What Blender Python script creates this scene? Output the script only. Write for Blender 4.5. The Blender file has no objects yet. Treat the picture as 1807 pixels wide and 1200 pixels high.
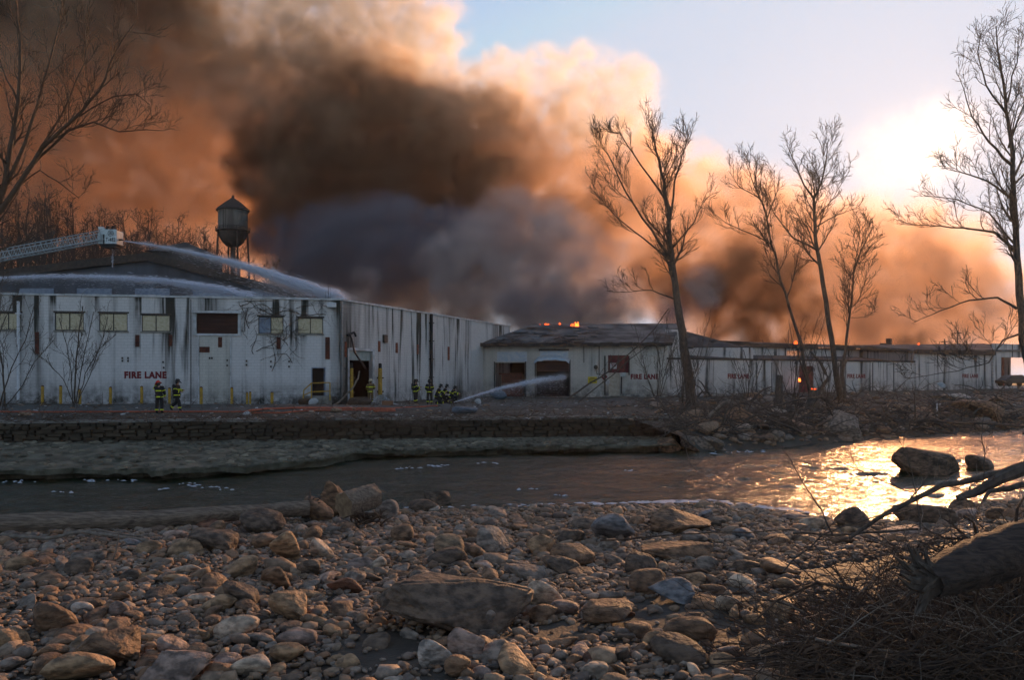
import bpy, bmesh, math, random, time
import numpy as np
from mathutils import Vector, Matrix, Euler
T0 = time.time()
sc = bpy.context.scene
COL = sc.collection
F = 1506.0                       # focal length in pixels of the 1807 px wide photograph
# ------------------------------------------------------------------ camera, sky, sun, exposure
cam = bpy.data.cameras.new('camera'); co = bpy.data.objects.new('camera', cam); COL.objects.link(co)
co.location = (0, 0, 2.15); co.rotation_euler = (math.pi/2, 0, 0)
cam.sensor_width = 36; cam.lens = F/1807*36; cam.shift_y = 65/1807; cam.clip_start = .1; cam.clip_end = 5000
sc.camera = co
SUN = Vector((.469, 1, .262)).normalized()
SE = math.asin(SUN.z); SA = math.atan2(SUN.x, SUN.y)
w = bpy.data.worlds.new('World'); sc.world = w; w.use_nodes = True; wt = w.node_tree
sky = wt.nodes.new('ShaderNodeTexSky'); sky.sky_type = 'NISHITA'; sky.sun_disc = False
sky.sun_elevation = SE; sky.sun_rotation = SA; sky.dust_density = .1; sky.air_density = 1.0; sky.ozone_density = 2.2
bg = wt.nodes['Background']; bg.inputs[1].default_value = .13
# the veiled sun: a soft white patch of thin cloud round the sun's place in the sky
tc = wt.nodes.new('ShaderNodeTexCoord')
nz = wt.nodes.new('ShaderNodeTexNoise'); nz.inputs['Scale'].default_value = 9; nz.inputs['Detail'].default_value = 5
wt.links.new(tc.outputs['Generated'], nz.inputs['Vector'])
dp = wt.nodes.new('ShaderNodeVectorMath'); dp.operation = 'DOT_PRODUCT'; dp.inputs[1].default_value = tuple(SUN)
wt.links.new(tc.outputs['Generated'], dp.inputs[0])
ad = wt.nodes.new('ShaderNodeMath'); ad.operation = 'MULTIPLY_ADD'; ad.inputs[1].default_value = .006
wt.links.new(nz.outputs['Fac'], ad.inputs[0]); wt.links.new(dp.outputs['Value'], ad.inputs[2])
def wexp(k, amp):
    a = wt.nodes.new('ShaderNodeMath'); a.operation = 'SUBTRACT'; a.inputs[1].default_value = 1.003; wt.links.new(ad.outputs[0], a.inputs[0])
    b = wt.nodes.new('ShaderNodeMath'); b.operation = 'MULTIPLY'; b.inputs[1].default_value = k; wt.links.new(a.outputs[0], b.inputs[0])
    c = wt.nodes.new('ShaderNodeMath'); c.operation = 'EXPONENT'; wt.links.new(b.outputs[0], c.inputs[0])
    d = wt.nodes.new('ShaderNodeMath'); d.operation = 'MULTIPLY'; d.inputs[1].default_value = amp; wt.links.new(c.outputs[0], d.inputs[0]); return d
g1 = wexp(2000, 26); g2 = wexp(60, .8)
gs = wt.nodes.new('ShaderNodeMath'); gs.operation = 'ADD'; wt.links.new(g1.outputs[0], gs.inputs[0]); wt.links.new(g2.outputs[0], gs.inputs[1])
gc = wt.nodes.new('ShaderNodeVectorMath'); gc.operation = 'SCALE'; gc.inputs[0].default_value = (1, .54, .24); wt.links.new(gs.outputs[0], gc.inputs['Scale'])
hs = wt.nodes.new('ShaderNodeHueSaturation'); hs.inputs['Saturation'].default_value = .8; wt.links.new(sky.outputs[0], hs.inputs['Color'])
mn = wt.nodes.new('ShaderNodeVectorMath'); mn.operation = 'MINIMUM'; mn.inputs[1].default_value = (2.95, 3.6, 4.55); wt.links.new(hs.outputs[0], mn.inputs[0])
sm = wt.nodes.new('ShaderNodeVectorMath'); sm.operation = 'ADD'; wt.links.new(mn.outputs[0], sm.inputs[0]); wt.links.new(gc.outputs[0], sm.inputs[1])
wt.links.new(sm.outputs[0], bg.inputs[0])
sl = bpy.data.lights.new('sun', 'SUN'); so = bpy.data.objects.new('sun', sl); COL.objects.link(so)
sl.energy = 5.0; sl.angle = math.radians(1.5); sl.color = (1, .53, .24)
so.rotation_euler = SUN.to_track_quat('Z', 'Y').to_euler()
sc.view_settings.view_transform = 'Standard'; sc.view_settings.look = 'None'; sc.view_settings.gamma = 1
sc.view_settings.use_curve_mapping = False; sc.view_settings.exposure = .5
cy = sc.cycles
cy.use_denoising = True; cy.use_adaptive_sampling = True; cy.adaptive_threshold = .045
cy.volume_bounces = 1; cy.volume_step_rate = 1.4; cy.volume_max_steps = 256; cy.max_bounces = 6; cy.diffuse_bounces = 3
cy.transparent_max_bounces = 48; cy.caustics_reflective = False; cy.caustics_refractive = False; cy.sample_clamp_indirect = 6

# ------------------------------------------------------------------ helpers
def PX(px, py, Y): return Vector(((px-903.5)/F*Y, Y, 2.15-(py-665)/F*Y))
def link(o): COL.objects.link(o); return o
def tag(o, label=None, cat=None, group=None, kind=None):
    if label: o['label'] = label
    if cat: o['category'] = cat
    if group: o['group'] = group
    if kind: o['kind'] = kind
    return o
def thing(name, label, cat, loc=(0, 0, 0), rz=0, group=None):
    o = link(bpy.data.objects.new(name, None)); o.location = loc; o.rotation_euler = (0, 0, rz); o.empty_display_size = .3
    return tag(o, label, cat, group)
class MB:
    def __init__(s): s.v = []; s.f = []; s.n = 0; s.t = []
    def add(s, v, f, tint=None):
        v = np.asarray(v, np.float64).reshape(-1, 3); s.v.append(v)
        n = s.n; s.f += [tuple(i+n for i in q) for q in f]; s.n += len(v)
        if tint is not None: s.t.append(np.full(len(v), tint, np.float32))
    def box(s, c, d, rz=0, rx=0, ry=0):
        x, y, z = d[0]/2, d[1]/2, d[2]/2
        v = np.array([(-x,-y,-z),(x,-y,-z),(x,y,-z),(-x,y,-z),(-x,-y,z),(x,-y,z),(x,y,z),(-x,y,z)])
        if rz or rx or ry: v = v @ np.array(Euler((rx, ry, rz)).to_matrix()).T
        s.add(v+np.array(c), [(3,2,1,0),(4,5,6,7),(0,1,5,4),(1,2,6,5),(2,3,7,6),(3,0,4,7)])
    def bx(s, x0, x1, y0, y1, z0, z1): s.box(((x0+x1)/2, (y0+y1)/2, (z0+z1)/2), (x1-x0, y1-y0, z1-z0))
    def tube(s, pts, rad, n=6, cap=True):
        P = np.array([tuple(p) for p in pts], float); m = len(P)
        R = np.full(m, rad, float) if np.isscalar(rad) else np.asarray(rad, float)
        T = np.gradient(P, axis=0); T /= np.linalg.norm(T, axis=1)[:, None]+1e-9
        ref = np.array([0., 0, 1.]) if abs(T[0, 2]) < .9 else np.array([1., 0, 0])
        A = np.cross(T, ref); A /= np.linalg.norm(A, axis=1)[:, None]+1e-9; B = np.cross(T, A)
        a = np.arange(n)*2*np.pi/n
        V = P[:, None, :]+R[:, None, None]*(np.cos(a)[None, :, None]*A[:, None, :]+np.sin(a)[None, :, None]*B[:, None, :])
        f = [(i*n+j, i*n+(j+1) % n, (i+1)*n+(j+1) % n, (i+1)*n+j) for i in range(m-1) for j in range(n)]
        if cap and n > 2: f += [tuple(range(n))[::-1], tuple((m-1)*n+j for j in range(n))]
        s.add(V.reshape(-1, 3), f)
    def lathe(s, prof, n=16, c=(0, 0, 0)):
        a = np.arange(n)*2*np.pi/n; V = [(r*math.cos(t)+c[0], r*math.sin(t)+c[1], z+c[2]) for r, z in prof for t in a]
        m = len(prof); s.add(V, [(i*n+j, i*n+(j+1) % n, (i+1)*n+(j+1) % n, (i+1)*n+j) for i in range(m-1) for j in range(n)]+[tuple(range(n))[::-1], tuple((m-1)*n+j for j in range(n))])
    def mesh(s, name, mat, smooth=False):
        m = bpy.data.meshes.new(name)
        V = np.concatenate(s.v) if s.v else np.zeros((0, 3))
        m.from_pydata(V.tolist(), [], s.f); 
        if s.t:
            a = m.attributes.new('tint', 'FLOAT', 'POINT'); a.data.foreach_set('value', np.concatenate(s.t))
        if mat: m.materials.append(mat)
        if smooth: m.polygons.foreach_set('use_smooth', np.ones(len(m.polygons), bool))
        m.update(); return m
    def build(s, name, mat, parent=None, loc=(0, 0, 0), rot=(0, 0, 0), smooth=False, base=None):
        """base: geometry is in world coordinates and the object's origin goes to base"""
        if base is not None:
            s.v = [v-np.array(tuple(base)) for v in s.v]; loc = base
        o = link(bpy.data.objects.new(name, s.mesh(name, mat, smooth)))
        o.location = loc; o.rotation_euler = rot
        if parent: o.parent = parent
        return o
def wpart(mb, name, mat, parent, smooth=False):
    """a part whose geometry is in world coordinates, under an unrotated Empty"""
    L = np.array(tuple(parent.location)) if parent else 0
    mb.v = [v-L for v in mb.v]; return mb.build(name, mat, parent, smooth=smooth)
_NC = {}
def noise3(p, sd=0):   # cheap smooth pseudo noise for arrays
    x, y = p[..., 0], p[..., 1]; o = 0
    if sd not in _NC:
        r = np.random.default_rng(sd); _NC[sd] = [(r.uniform(-1, 1), r.uniform(-1, 1), r.uniform(0, 6.3)) for k in range(7)]
    for k, (a, b, c) in enumerate(_NC[sd]):
        s = 1.7**k*.35
        o = o+np.sin((x*a+y*b)*s*2+c+1.3*np.sin((x*b-y*a)*s*1.7+c))/(1.45**k)
    return o/2.2

# ------------------------------------------------------------------ materials
def M(name, col=(.5, .5, .5), rough=.8, metal=0, var=0, vscale=3, bump=0, bscale=20, col2=None, emit=None, spec=.3, coord='Object', stretch=(1, 1, 1), objcol=False, tint=None, detail=5):
    m = bpy.data.materials.new(name); m.use_nodes = True; t = m.node_tree; b = t.nodes['Principled BSDF']
    b.inputs['Roughness'].default_value = rough; b.inputs['Metallic'].default_value = metal; b.inputs['Specular IOR Level'].default_value = spec
    b.inputs['Base Color'].default_value = (*col, 1)
    N = t.nodes.new; L = t.links.new
    src = None
    if var or bump or col2:
        c = N('ShaderNodeNewGeometry' if coord == 'Position' else 'ShaderNodeTexCoord'); mp = N('ShaderNodeMapping'); L(c.outputs[coord], mp.inputs[0]); mp.inputs['Scale'].default_value = stretch
        if objcol:
            oi = N('ShaderNodeObjectInfo'); sc_ = N('ShaderNodeVectorMath'); sc_.operation = 'SCALE'; sc_.inputs[0].default_value = (37, 17, 29)
            L(oi.outputs['Random'], sc_.inputs['Scale']); L(sc_.outputs[0], mp.inputs['Location'])
    if col2 or objcol or tint:
        n = N('ShaderNodeTexNoise'); n.inputs['Scale'].default_value = vscale; n.inputs['Detail'].default_value = detail; L(mp.outputs[0], n.inputs['Vector'])
        r = N('ShaderNodeValToRGB'); r.color_ramp.elements[0].position = .38; r.color_ramp.elements[1].position = .62
        r.color_ramp.elements[0].color = (*col, 1); r.color_ramp.elements[1].color = (*(col2 or col), 1); L(n.outputs['Fac'], r.inputs[0]); src = r.outputs[0]
        if objcol:
            oi = N('ShaderNodeObjectInfo'); mx = N('ShaderNodeMix'); mx.data_type = 'RGBA'; mx.blend_type = 'MULTIPLY'; mx.inputs[0].default_value = 1
            L(src, mx.inputs[6]); L(oi.outputs['Color'], mx.inputs[7]); src = mx.outputs[2]
        if tint:
            at = N('ShaderNodeAttribute'); at.attribute_name = 'tint'; rr = N('ShaderNodeValToRGB'); L(at.outputs['Fac'], rr.inputs[0])
            e = rr.color_ramp.elements; e[0].color = (*tint[0], 1); e[1].color = (*tint[-1], 1)
            for i, q in enumerate(tint[1:-1]): x = e.new((i+1)/(len(tint)-1)); x.color = (*q, 1)
            mx = N('ShaderNodeMix'); mx.data_type = 'RGBA'; mx.blend_type = 'MULTIPLY'; mx.inputs[0].default_value = 1
            L(src, mx.inputs[6]); L(rr.outputs[0], mx.inputs[7]); src = mx.outputs[2]
        L(src, b.inputs['Base Color'])
    if bump:
        n2 = N('ShaderNodeTexNoise'); n2.inputs['Scale'].default_value = bscale; n2.inputs['Detail'].default_value = 6; L(mp.outputs[0], n2.inputs['Vector'])
        bp = N('ShaderNodeBump'); bp.inputs['Strength'].default_value = bump; bp.inputs['Distance'].default_value = .6/bscale; L(n2.outputs['Fac'], bp.inputs['Height']); L(bp.outputs[0], b.inputs['Normal'])
    if emit: b.inputs['Emission Color'].default_value = (*emit[0], 1); b.inputs['Emission Strength'].default_value = emit[1]
    return m
def wall_mat(name, white, dark, streak=.5, base_dirt=.6, top=7.8, bw=.42, seed=0.):
    """painted blockwork: joints in relief, run-down stains from the coping, mildew at the foot"""
    m = bpy.data.materials.new(name); m.use_nodes = True; t = m.node_tree; b = t.nodes['Principled BSDF']; N = t.nodes.new; L = t.links.new
    b.inputs['Roughness'].default_value = .75; b.inputs['Specular IOR Level'].default_value = .25
    c = N('ShaderNodeTexCoord'); sx = N('ShaderNodeSeparateXYZ'); L(c.outputs['Object'], sx.inputs[0])
    cm = N('ShaderNodeCombineXYZ'); L(sx.outputs[0], cm.inputs[0]); L(sx.outputs[2], cm.inputs[1])
    br = N('ShaderNodeTexBrick'); br.inputs['Scale'].default_value = 1; br.inputs['Brick Width'].default_value = bw; br.inputs['Row Height'].default_value = .21
    br.inputs['Mortar Size'].default_value = .012; br.inputs['Color1'].default_value = (1, 1, 1, 1); br.inputs['Color2'].default_value = (.9, .9, .9, 1); br.inputs['Mortar'].default_value = (.62, .62, .62, 1)
    L(cm.outputs[0], br.inputs['Vector'])
    def nz(scale, sc3, lo, hi, det=4, rough=.55):
        mp = N('ShaderNodeMapping'); L(c.outputs['Object'], mp.inputs[0]); mp.inputs['Scale'].default_value = sc3; mp.inputs['Location'].default_value = (seed, seed*2, seed)
        n = N('ShaderNodeTexNoise'); n.inputs['Scale'].default_value = scale; n.inputs['Detail'].default_value = det; n.inputs['Roughness'].default_value = rough; L(mp.outputs[0], n.inputs[0])
        r = N('ShaderNodeMapRange'); r.inputs[1].default_value = lo; r.inputs[2].default_value = hi; L(n.outputs['Fac'], r.inputs[0]); return r.outputs[0]
    def mth(op, a, bb):
        q = N('ShaderNodeMath'); q.operation = op; q.use_clamp = True
        for i, s in enumerate((a, bb)):
            if isinstance(s, (int, float)): q.inputs[i].default_value = s
            else: L(s, q.inputs[i])
        return q.outputs[0]
    st = nz(1.6, (1, 1, .05), .52, .70)                 # narrow vertical runs
    wide = nz(.45, (1, 1, .12), .5, .66)                # broad stained bays
    hz = N('ShaderNodeMapRange'); hz.inputs[1].default_value = 0; hz.inputs[2].default_value = top; hz.inputs[3].default_value = .25; hz.inputs[4].default_value = 1; L(sx.outputs[2], hz.inputs[0])
    gate = nz(.22, (1, 1, .6), .42, .6)
    s1 = mth('MULTIPLY', mth('MULTIPLY', st, hz.outputs[0]), mth('ADD', gate, .25))
    s2 = mth('MULTIPLY', wide, .38)
    zb = N('ShaderNodeMapRange'); zb.inputs[1].default_value = .2; zb.inputs[2].default_value = 2.2; zb.inputs[3].default_value = 1; zb.inputs[4].default_value = 0; L(sx.outputs[2], zb.inputs[0])
    s3 = mth('MULTIPLY', mth('MULTIPLY', zb.outputs[0], nz(1.3, (1, 1, 1), .32, .62, 6, .7)), base_dirt)
    blot = mth('MULTIPLY', nz(2.4, (1, 1, .8), .6, .75, 8, .7), .35)
    tot = mth('ADD', mth('ADD', mth('MULTIPLY', s1, streak*1.5), mth('MULTIPLY', s2, streak)), mth('ADD', s3, blot))
    mx = N('ShaderNodeMix'); mx.data_type = 'RGBA'; mx.inputs[6].default_value = (*white, 1); mx.inputs[7].default_value = (*dark, 1); L(tot, mx.inputs[0])
    m2 = N('ShaderNodeMix'); m2.data_type = 'RGBA'; m2.blend_type = 'MULTIPLY'; m2.inputs[0].default_value = .55; L(mx.outputs[2], m2.inputs[6]); L(br.outputs['Color'], m2.inputs[7])
    L(m2.outputs[2], b.inputs['Base Color'])
    bp = N('ShaderNodeBump'); bp.inputs['Strength'].default_value = .6; bp.inputs['Distance'].default_value = .02; L(br.outputs['Color'], bp.inputs['Height']); L(bp.outputs[0], b.inputs['Normal'])
    return m
DK = (.035, .036, .03)
m_wall = wall_mat('painted blockwork', (.60, .585, .575), DK, 1.45, 1., 7.8)
m_wall2 = wall_mat('painted blockwork side', (.58, .55, .53), DK, 1.9, .75, 7.8, seed=7.)
m_wall3 = wall_mat('painted blockwork loading bays', (.52, .49, .43), (.05, .05, .045), .45, .9, 5.6, seed=3.)
m_wall4 = wall_mat('painted blockwork low range', (.60, .55, .51), (.045, .04, .035), 1.3, .8, 3.9, seed=11.)
m_doorpatch = wall_mat('blocked doorway paint', (.56, .54, .49), DK, .5, .6, 6., seed=5.)
m_shed = M('shed boarding', (.085, .095, .115), .8, col2=(.055, .06, .07), vscale=.6, stretch=(1, 1, .2), bump=.3, bscale=6)
m_roof = M('dark felt roof', (.035, .033, .032), .85, col2=(.07, .068, .066), vscale=.7, bump=.4, bscale=5)
m_roofgrey = M('scorched roof', (.05, .045, .042), .9, col2=(.16, .155, .15), vscale=.45, bump=.5, bscale=3, detail=8)
m_fascia = M('dark fascia board', (.03, .024, .02), .7, col2=(.06, .045, .035), vscale=3)
m_coping = M('pale coping', (.55, .56, .58), .5, col2=(.35, .36, .36), vscale=2)
m_rust = M('rusty iron', (.12, .035, .02), .8, col2=(.05, .02, .015), vscale=6, bump=.3)
m_rust2 = M('orange rusty iron', (.26, .07, .035), .8, col2=(.12, .04, .02), vscale=6, bump=.3)
m_steel = M('dark steel', (.04, .04, .042), .5, metal=.6, col2=(.07, .06, .05), vscale=5)
m_fiber = M('yellowed window panel', (.44, .38, .25), .6, col2=(.54, .48, .34), vscale=8)
m_bluepane = M('blue grey window panel', (.13, .17, .24), .4, col2=(.2, .24, .3), vscale=3)
m_winfr = M('window frame steel', (.03, .028, .025), .6)
m_shut = M('brown steel shutter', (.07, .028, .02), .55, col2=(.035, .015, .012), vscale=2, stretch=(.3, 1, 3), bump=.3)
m_dark = M('unlit interior', (.012, .011, .01), .95, col2=(.02, .018, .016), vscale=1)  # darkness of unlit rooms put into the colour
m_rollw = M('white roller shutter', (.42, .45, .42), .5, col2=(.34, .36, .33), vscale=4)
m_board = M('pale painted board', (.38, .44, .50), .7, col2=(.5, .52, .52), vscale=3)
m_yellow = M('yellow paint', (.48, .30, .03), .55, col2=(.30, .17, .03), vscale=7, bump=.1)
m_red = M('dark red paint', (.19, .018, .022), .7, col2=(.13, .012, .018), vscale=12)
m_redpanel = M('maroon panel', (.14, .022, .022), .6, col2=(.07, .012, .012), vscale=3)
m_cream = M('cream door paint', (.42, .38, .30), .6, col2=(.34, .3, .23), vscale=4)
m_sign = M('yellow sign', (.55, .42, .02), .5)
m_white = M('white paint', (.62, .63, .65), .5, col2=(.5, .52, .55), vscale=9)
m_ladder = M('aluminium truss', (.42, .5, .53), .4, metal=.3, col2=(.3, .36, .38), vscale=5)
m_black = M('black paint', (.012, .012, .013), .5)
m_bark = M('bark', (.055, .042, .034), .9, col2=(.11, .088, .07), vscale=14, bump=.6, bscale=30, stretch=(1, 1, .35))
m_barklit = M('bark lit bush', (.12, .075, .05), .85, col2=(.075, .048, .033), vscale=14, bump=.4, bscale=30, stretch=(1, 1, .35))  # bark with the warm lit look put into its colour
m_barkpale = M('stripped grey wood', (.24, .20, .16), .85, col2=(.14, .115, .09), vscale=6, bump=.6, bscale=25, stretch=(1, 1, 1))
m_logbark = M('furrowed bark log', (.26, .195, .14), .9, col2=(.11, .08, .06), vscale=9, bump=1.0, bscale=14, stretch=(.25, 2.2, 2.2))
m_logdark = M('dark wet bark', (.075, .052, .04), .85, col2=(.03, .022, .018), vscale=9, bump=1.0, bscale=14, stretch=(.4, 2.2, 2.2))
m_endgrain = M('sawn end grain', (.24, .17, .10), .8, col2=(.13, .085, .05), vscale=8)
m_brush = M('dead brush', (.045, .028, .02), .9, col2=(.11, .07, .045), vscale=9)
m_rock = M('river stone', (.42, .385, .35), .72, col2=(1.4, 1.26, 1.12), vscale=5, bump=1.0, bscale=9, objcol=True, detail=12, spec=.35, coord='Position', stretch=(1, 1, 1.8))
m_pebble = M('river pebbles', (.64, .585, .53), .78, col2=(1.1, 1.0, .9), vscale=9, bump=.8, bscale=26, spec=.35, coord='Position',
             tint=[(.16, .11, .08), (.27, .19, .125), (.2, .17, .15), (.36, .27, .19), (.24, .14, .085), (.30, .27, .24), (.14, .11, .095), (.46, .39, .33)])
m_silt = M('wet silt', (.045, .036, .028), .75, col2=(.085, .066, .048), vscale=1.1, bump=.6, bscale=18, detail=9)
m_yard = M('yard earth', (.05, .045, .036), .95, col2=(.095, .085, .068), vscale=.8, bump=.8, bscale=7, detail=9)
m_road = M('worn asphalt lane', (.06, .06, .055), .9, col2=(.09, .088, .08), vscale=.9, bump=.5, bscale=12, detail=8)
m_hill = M('leaf litter hillside', (.03, .023, .016), .95, col2=(.055, .04, .028), vscale=.1, bump=.5, bscale=1)
m_conc = M('concrete edge', (.26, .25, .22), .85, col2=(.15, .14, .12), vscale=2.5, bump=.5, bscale=12, detail=8)
m_apron = M('mortared apron', (.155, .145, .105), .9, col2=(.07, .066, .045), vscale=1.4, bump=.8, bscale=9, detail=9)
m_apronstone = M('apron stones', (.7, .7, .7), .85, col2=(1, 1, 1), vscale=5, bump=.5, bscale=16, tint=[(.11, .10, .075), (.16, .145, .105), (.08, .072, .052), (.21, .19, .14)])
m_wallstone = M('wall stones', (.6, .6, .6), .9, col2=(1, 1, 1), vscale=5, bump=.6, bscale=14, tint=[(.065, .052, .038), (.085, .07, .05), (.055, .045, .034), (.10, .085, .06)])
m_apronobj = M('apron stone faces', (.11, .10, .075), .9, col2=(.20, .18, .135), vscale=1.5, bump=.5, bscale=12, objcol=True)
m_wallobj = M('wall stone faces', (.055, .044, .032), .95, col2=(.085, .07, .052), vscale=1.5, bump=.6, bscale=12, objcol=True)
m_foam = M('river foam', (.45, .49, .54), .6, col2=(.4, .44, .5), vscale=8, bump=.6, bscale=30)
m_hose = M('orange fire hose', (.42, .10, .045), .7, col2=(.30, .08, .045), vscale=6)
m_skin = M('skin', (.35, .2, .14), .6)
m_gear = M('black turnout cloth', (.014, .014, .015), .85, col2=(.022, .022, .022), vscale=9, bump=.5, bscale=12)
m_geartan = M('tan turnout cloth', (.13, .085, .035), .85, col2=(.09, .06, .025), vscale=9, bump=.5, bscale=12)
m_hiviz = M('lime reflective tape', (.62, .70, .02), .45)
m_helm = M('black helmet', (.02, .018, .015), .4)
m_helmred = M('red helmet', (.60, .035, .02), .4)
m_helmwhite = M('cream helmet', (.5, .46, .3), .4)
m_rubber = M('black rubber', (.01, .01, .01), .6)
m_trash = M('pale rubbish', (.5, .52, .53), .7, col2=(.28, .28, .27), vscale=9)
m_card = M('cardboard', (.22, .11, .06), .85)
m_tarp = M('slate blue sheet', (.11, .14, .17), .6, col2=(.07, .09, .11), vscale=3)
m_car = M('dark car paint', (.02, .02, .022), .3, spec=.5)
m_glass = M('car glass', (.02, .022, .025), .08, spec=.6)
m_flame = M('flame', (.1, .02, .01), .9, emit=((1, .10, .015), 2.2))
m_flame2 = M('flame core', (.1, .03, .01), .9, emit=((1, .16, .02), 3.6))
m_tank = M('tower tank paint', (.16, .155, .14), .7, col2=(.09, .08, .07), vscale=1.2, stretch=(1, 1, .15), bump=.2)
m_tankdark = M('tower dark steel', (.03, .028, .026), .7, col2=(.05, .042, .036), vscale=2)
def spray_mat():
    m = bpy.data.materials.new('water spray'); m.use_nodes = True; t = m.node_tree; t.nodes.clear(); N = t.nodes.new; L = t.links.new
    o = N('ShaderNodeOutputMaterial'); d = N('ShaderNodeBsdfDiffuse'); d.inputs[0].default_value = (.85, .88, .95, 1); tr = N('ShaderNodeBsdfTranslucent'); tr.inputs[0].default_value = (.85, .88, .95, 1)
    a = N('ShaderNodeMixShader'); a.inputs[0].default_value = .5; L(d.outputs[0], a.inputs[1]); L(tr.outputs[0], a.inputs[2])
    tp = N('ShaderNodeBsdfTransparent'); b = N('ShaderNodeMixShader'); b.inputs[0].default_value = .6; L(tp.outputs[0], b.inputs[1]); L(a.outputs[0], b.inputs[2]); L(b.outputs[0], o.inputs[0]); return m
m_spray = spray_mat()
def water_mat():
    m = bpy.data.materials.new('river water'); m.use_nodes = True; t = m.node_tree; b = t.nodes['Principled BSDF']; N = t.nodes.new; L = t.links.new
    b.inputs['Base Color'].default_value = (.02, .027, .013, 1); b.inputs['Roughness'].default_value = .15; b.inputs['IOR'].default_value = 1.33; b.inputs['Specular IOR Level'].default_value = .5
    c = N('ShaderNodeTexCoord'); last = None
    for sc3, s, st, dist in (((.5, 1.0, 1), 1.3, 1., .32), ((.7, 1.5, 1), 5, 1., .10), ((1, 1.6, 1), 17, .5, .02)):
        mp = N('ShaderNodeMapping'); mp.inputs['Scale'].default_value = sc3; mp.inputs['Rotation'].default_value = (0, 0, -.12); L(c.outputs['Object'], mp.inputs[0])
        n = N('ShaderNodeTexNoise'); n.inputs['Scale'].default_value = s; n.inputs['Detail'].default_value = 4; n.inputs['Distortion'].default_value = .6; L(mp.outputs[0], n.inputs[0])
        bp = N('ShaderNodeBump'); bp.inputs['Strength'].default_value = st; bp.inputs['Distance'].default_value = dist; L(n.outputs['Fac'], bp.inputs['Height'])
        if last: L(last, bp.inputs['Normal'])
        last = bp.outputs[0]
    L(last, b.inputs['Normal']); return m
m_water = water_mat()

# ------------------------------------------------------------------ the setting: banks, river, yard, hill
WZ = -1.95
def poly(pts, z=None, H=4.1):
    out = []
    for px, py in pts:
        Y = H*F/(py-665); out.append(((px-903.5)/F*Y, Y))
    return np.array(out)
near = poly([(-500, 938), (0, 934), (540, 918), (700, 906), (900, 899), (1100, 896), (1250, 893), (1420, 915), (1540, 930), (1650, 925), (1750, 880), (1850, 862)])
toe = poly([(-900, 858), (0, 850), (300, 848), (400, 840), (550, 829), (640, 812), (900, 802), (1165, 801), (1300, 794), (1420, 786), (1550, 775), (1700, 762), (1900, 752)])
wallX = np.array([-80., -24.3, -8, 8.9]); wallY = np.array([36., 40.5, 45., 51.]); wallZ = np.array([0., 0, -.1, -.3]); wbZ = np.array([-.94, -.94, -1.2, -1.47])
fn = lambda x: np.interp(x, near[:, 0], near[:, 1])
ft = lambda x: np.interp(x, toe[:, 0], toe[:, 1])
fw = lambda x: np.interp(x, wallX, wallY)
def ground_near(x, y):
    x = np.asarray(x, float); y = np.asarray(y, float)
    p = np.stack(np.broadcast_arrays(x, y), -1)
    z = WZ+.01+np.clip((fn(x)-y), -3, 14)*.022+.05*noise3(p*.9, 3)+.02*noise3(p*4, 5)
    z = z-np.clip(y-fn(x)-.3, 0, 3)*.4
    mound = np.exp(-(np.clip(9.6-x, 0, 50)/2.2)**2-((y-13.5)/4.6)**2*np.where(y > 13.5, 1, .6))*1.35
    return z+mound*(1+.12*noise3(p*1.5, 8))
def ground_far(x, y):
    x = np.asarray(x, float); y = np.asarray(y, float); p = np.stack(np.broadcast_arrays(x, y), -1)
    d = y-ft(x)
    right = np.clip((x-8.0)/2.5, 0, 1)
    zr = WZ-.35+(1-np.exp(-np.clip(d+.6, 0, 99)/4.2))*2.35+np.clip(y-85, 0, 40)*.017+.22*noise3(p*.45, 11)*np.clip(1-(y-75)/25, .15, 1)+.1*noise3(p*1.7, 12)*np.clip(1-(y-75)/25, .1, 1)
    zl = np.interp(x, wallX, wallZ)+np.clip((y-fw(x))*.03, 0, .3)+.05*noise3(p*.8, 13)+.02
    zl = np.where(y > 58, np.minimum(zl, .1), zl)
    return zl*(1-right)+zr*right
class HGrid:     # quick look-up of a height function
    def __init__(s, f, x0, x1, y0, y1, d):
        s.x0, s.y0, s.d = x0, y0, d; X, Y = np.meshgrid(np.arange(x0, x1+d, d), np.arange(y0, y1+d, d), indexing='ij'); s.h = f(X, Y).tolist(); s.nx = len(s.h)-2; s.ny = len(s.h[0])-2
    def __call__(s, x, y):
        a = (x-s.x0)/s.d; b = (y-s.y0)/s.d; i = min(max(int(a), 0), s.nx); j = min(max(int(b), 0), s.ny); a = min(max(a-i, 0), 1); b = min(max(b-j, 0), 1); h = s.h
        return (h[i][j]*(1-a)+h[i+1][j]*a)*(1-b)+(h[i][j+1]*(1-a)+h[i+1][j+1]*a)*b
gn = HGrid(ground_near, -22, 22, 5, 34, .1); gf = HGrid(ground_far, -85, 90, 30, 130, .35)
def hit_ground(px, py, h, Ya, Yb):
    k = (px-903.5)/F; q = (py-665)/F; Y = Ya; st = .4
    while Y < Yb and 2.15-q*Y > h(k*Y, Y): Y += st
    a, b = Y-st, Y
    for _ in range(6):
        m = (a+b)/2
        if 2.15-q*m > h(k*m, m): a = m
        else: b = m
    return Vector((k*b, b, h(k*b, b)))
def sheet(name, xs, yfun, nv, zf, mat):
    u = xs; v = np.linspace(0, 1, nv); X = np.repeat(u[:, None], nv, 1); Y = np.stack([yfun(a, v) for a in u])
    Z = zf(X, Y); V = np.stack([X, Y, Z], -1).reshape(-1, 3); m = MB()
    n = len(u); i, j = np.meshgrid(np.arange(n-1), np.arange(nv-1), indexing='ij'); q = (i*nv+j).ravel()
    m.add(V, np.stack([q, q+nv, q+nv+1, q+1], 1).tolist()); o = m.build(name, mat, smooth=True); o['kind'] = 'structure'; return o
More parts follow.
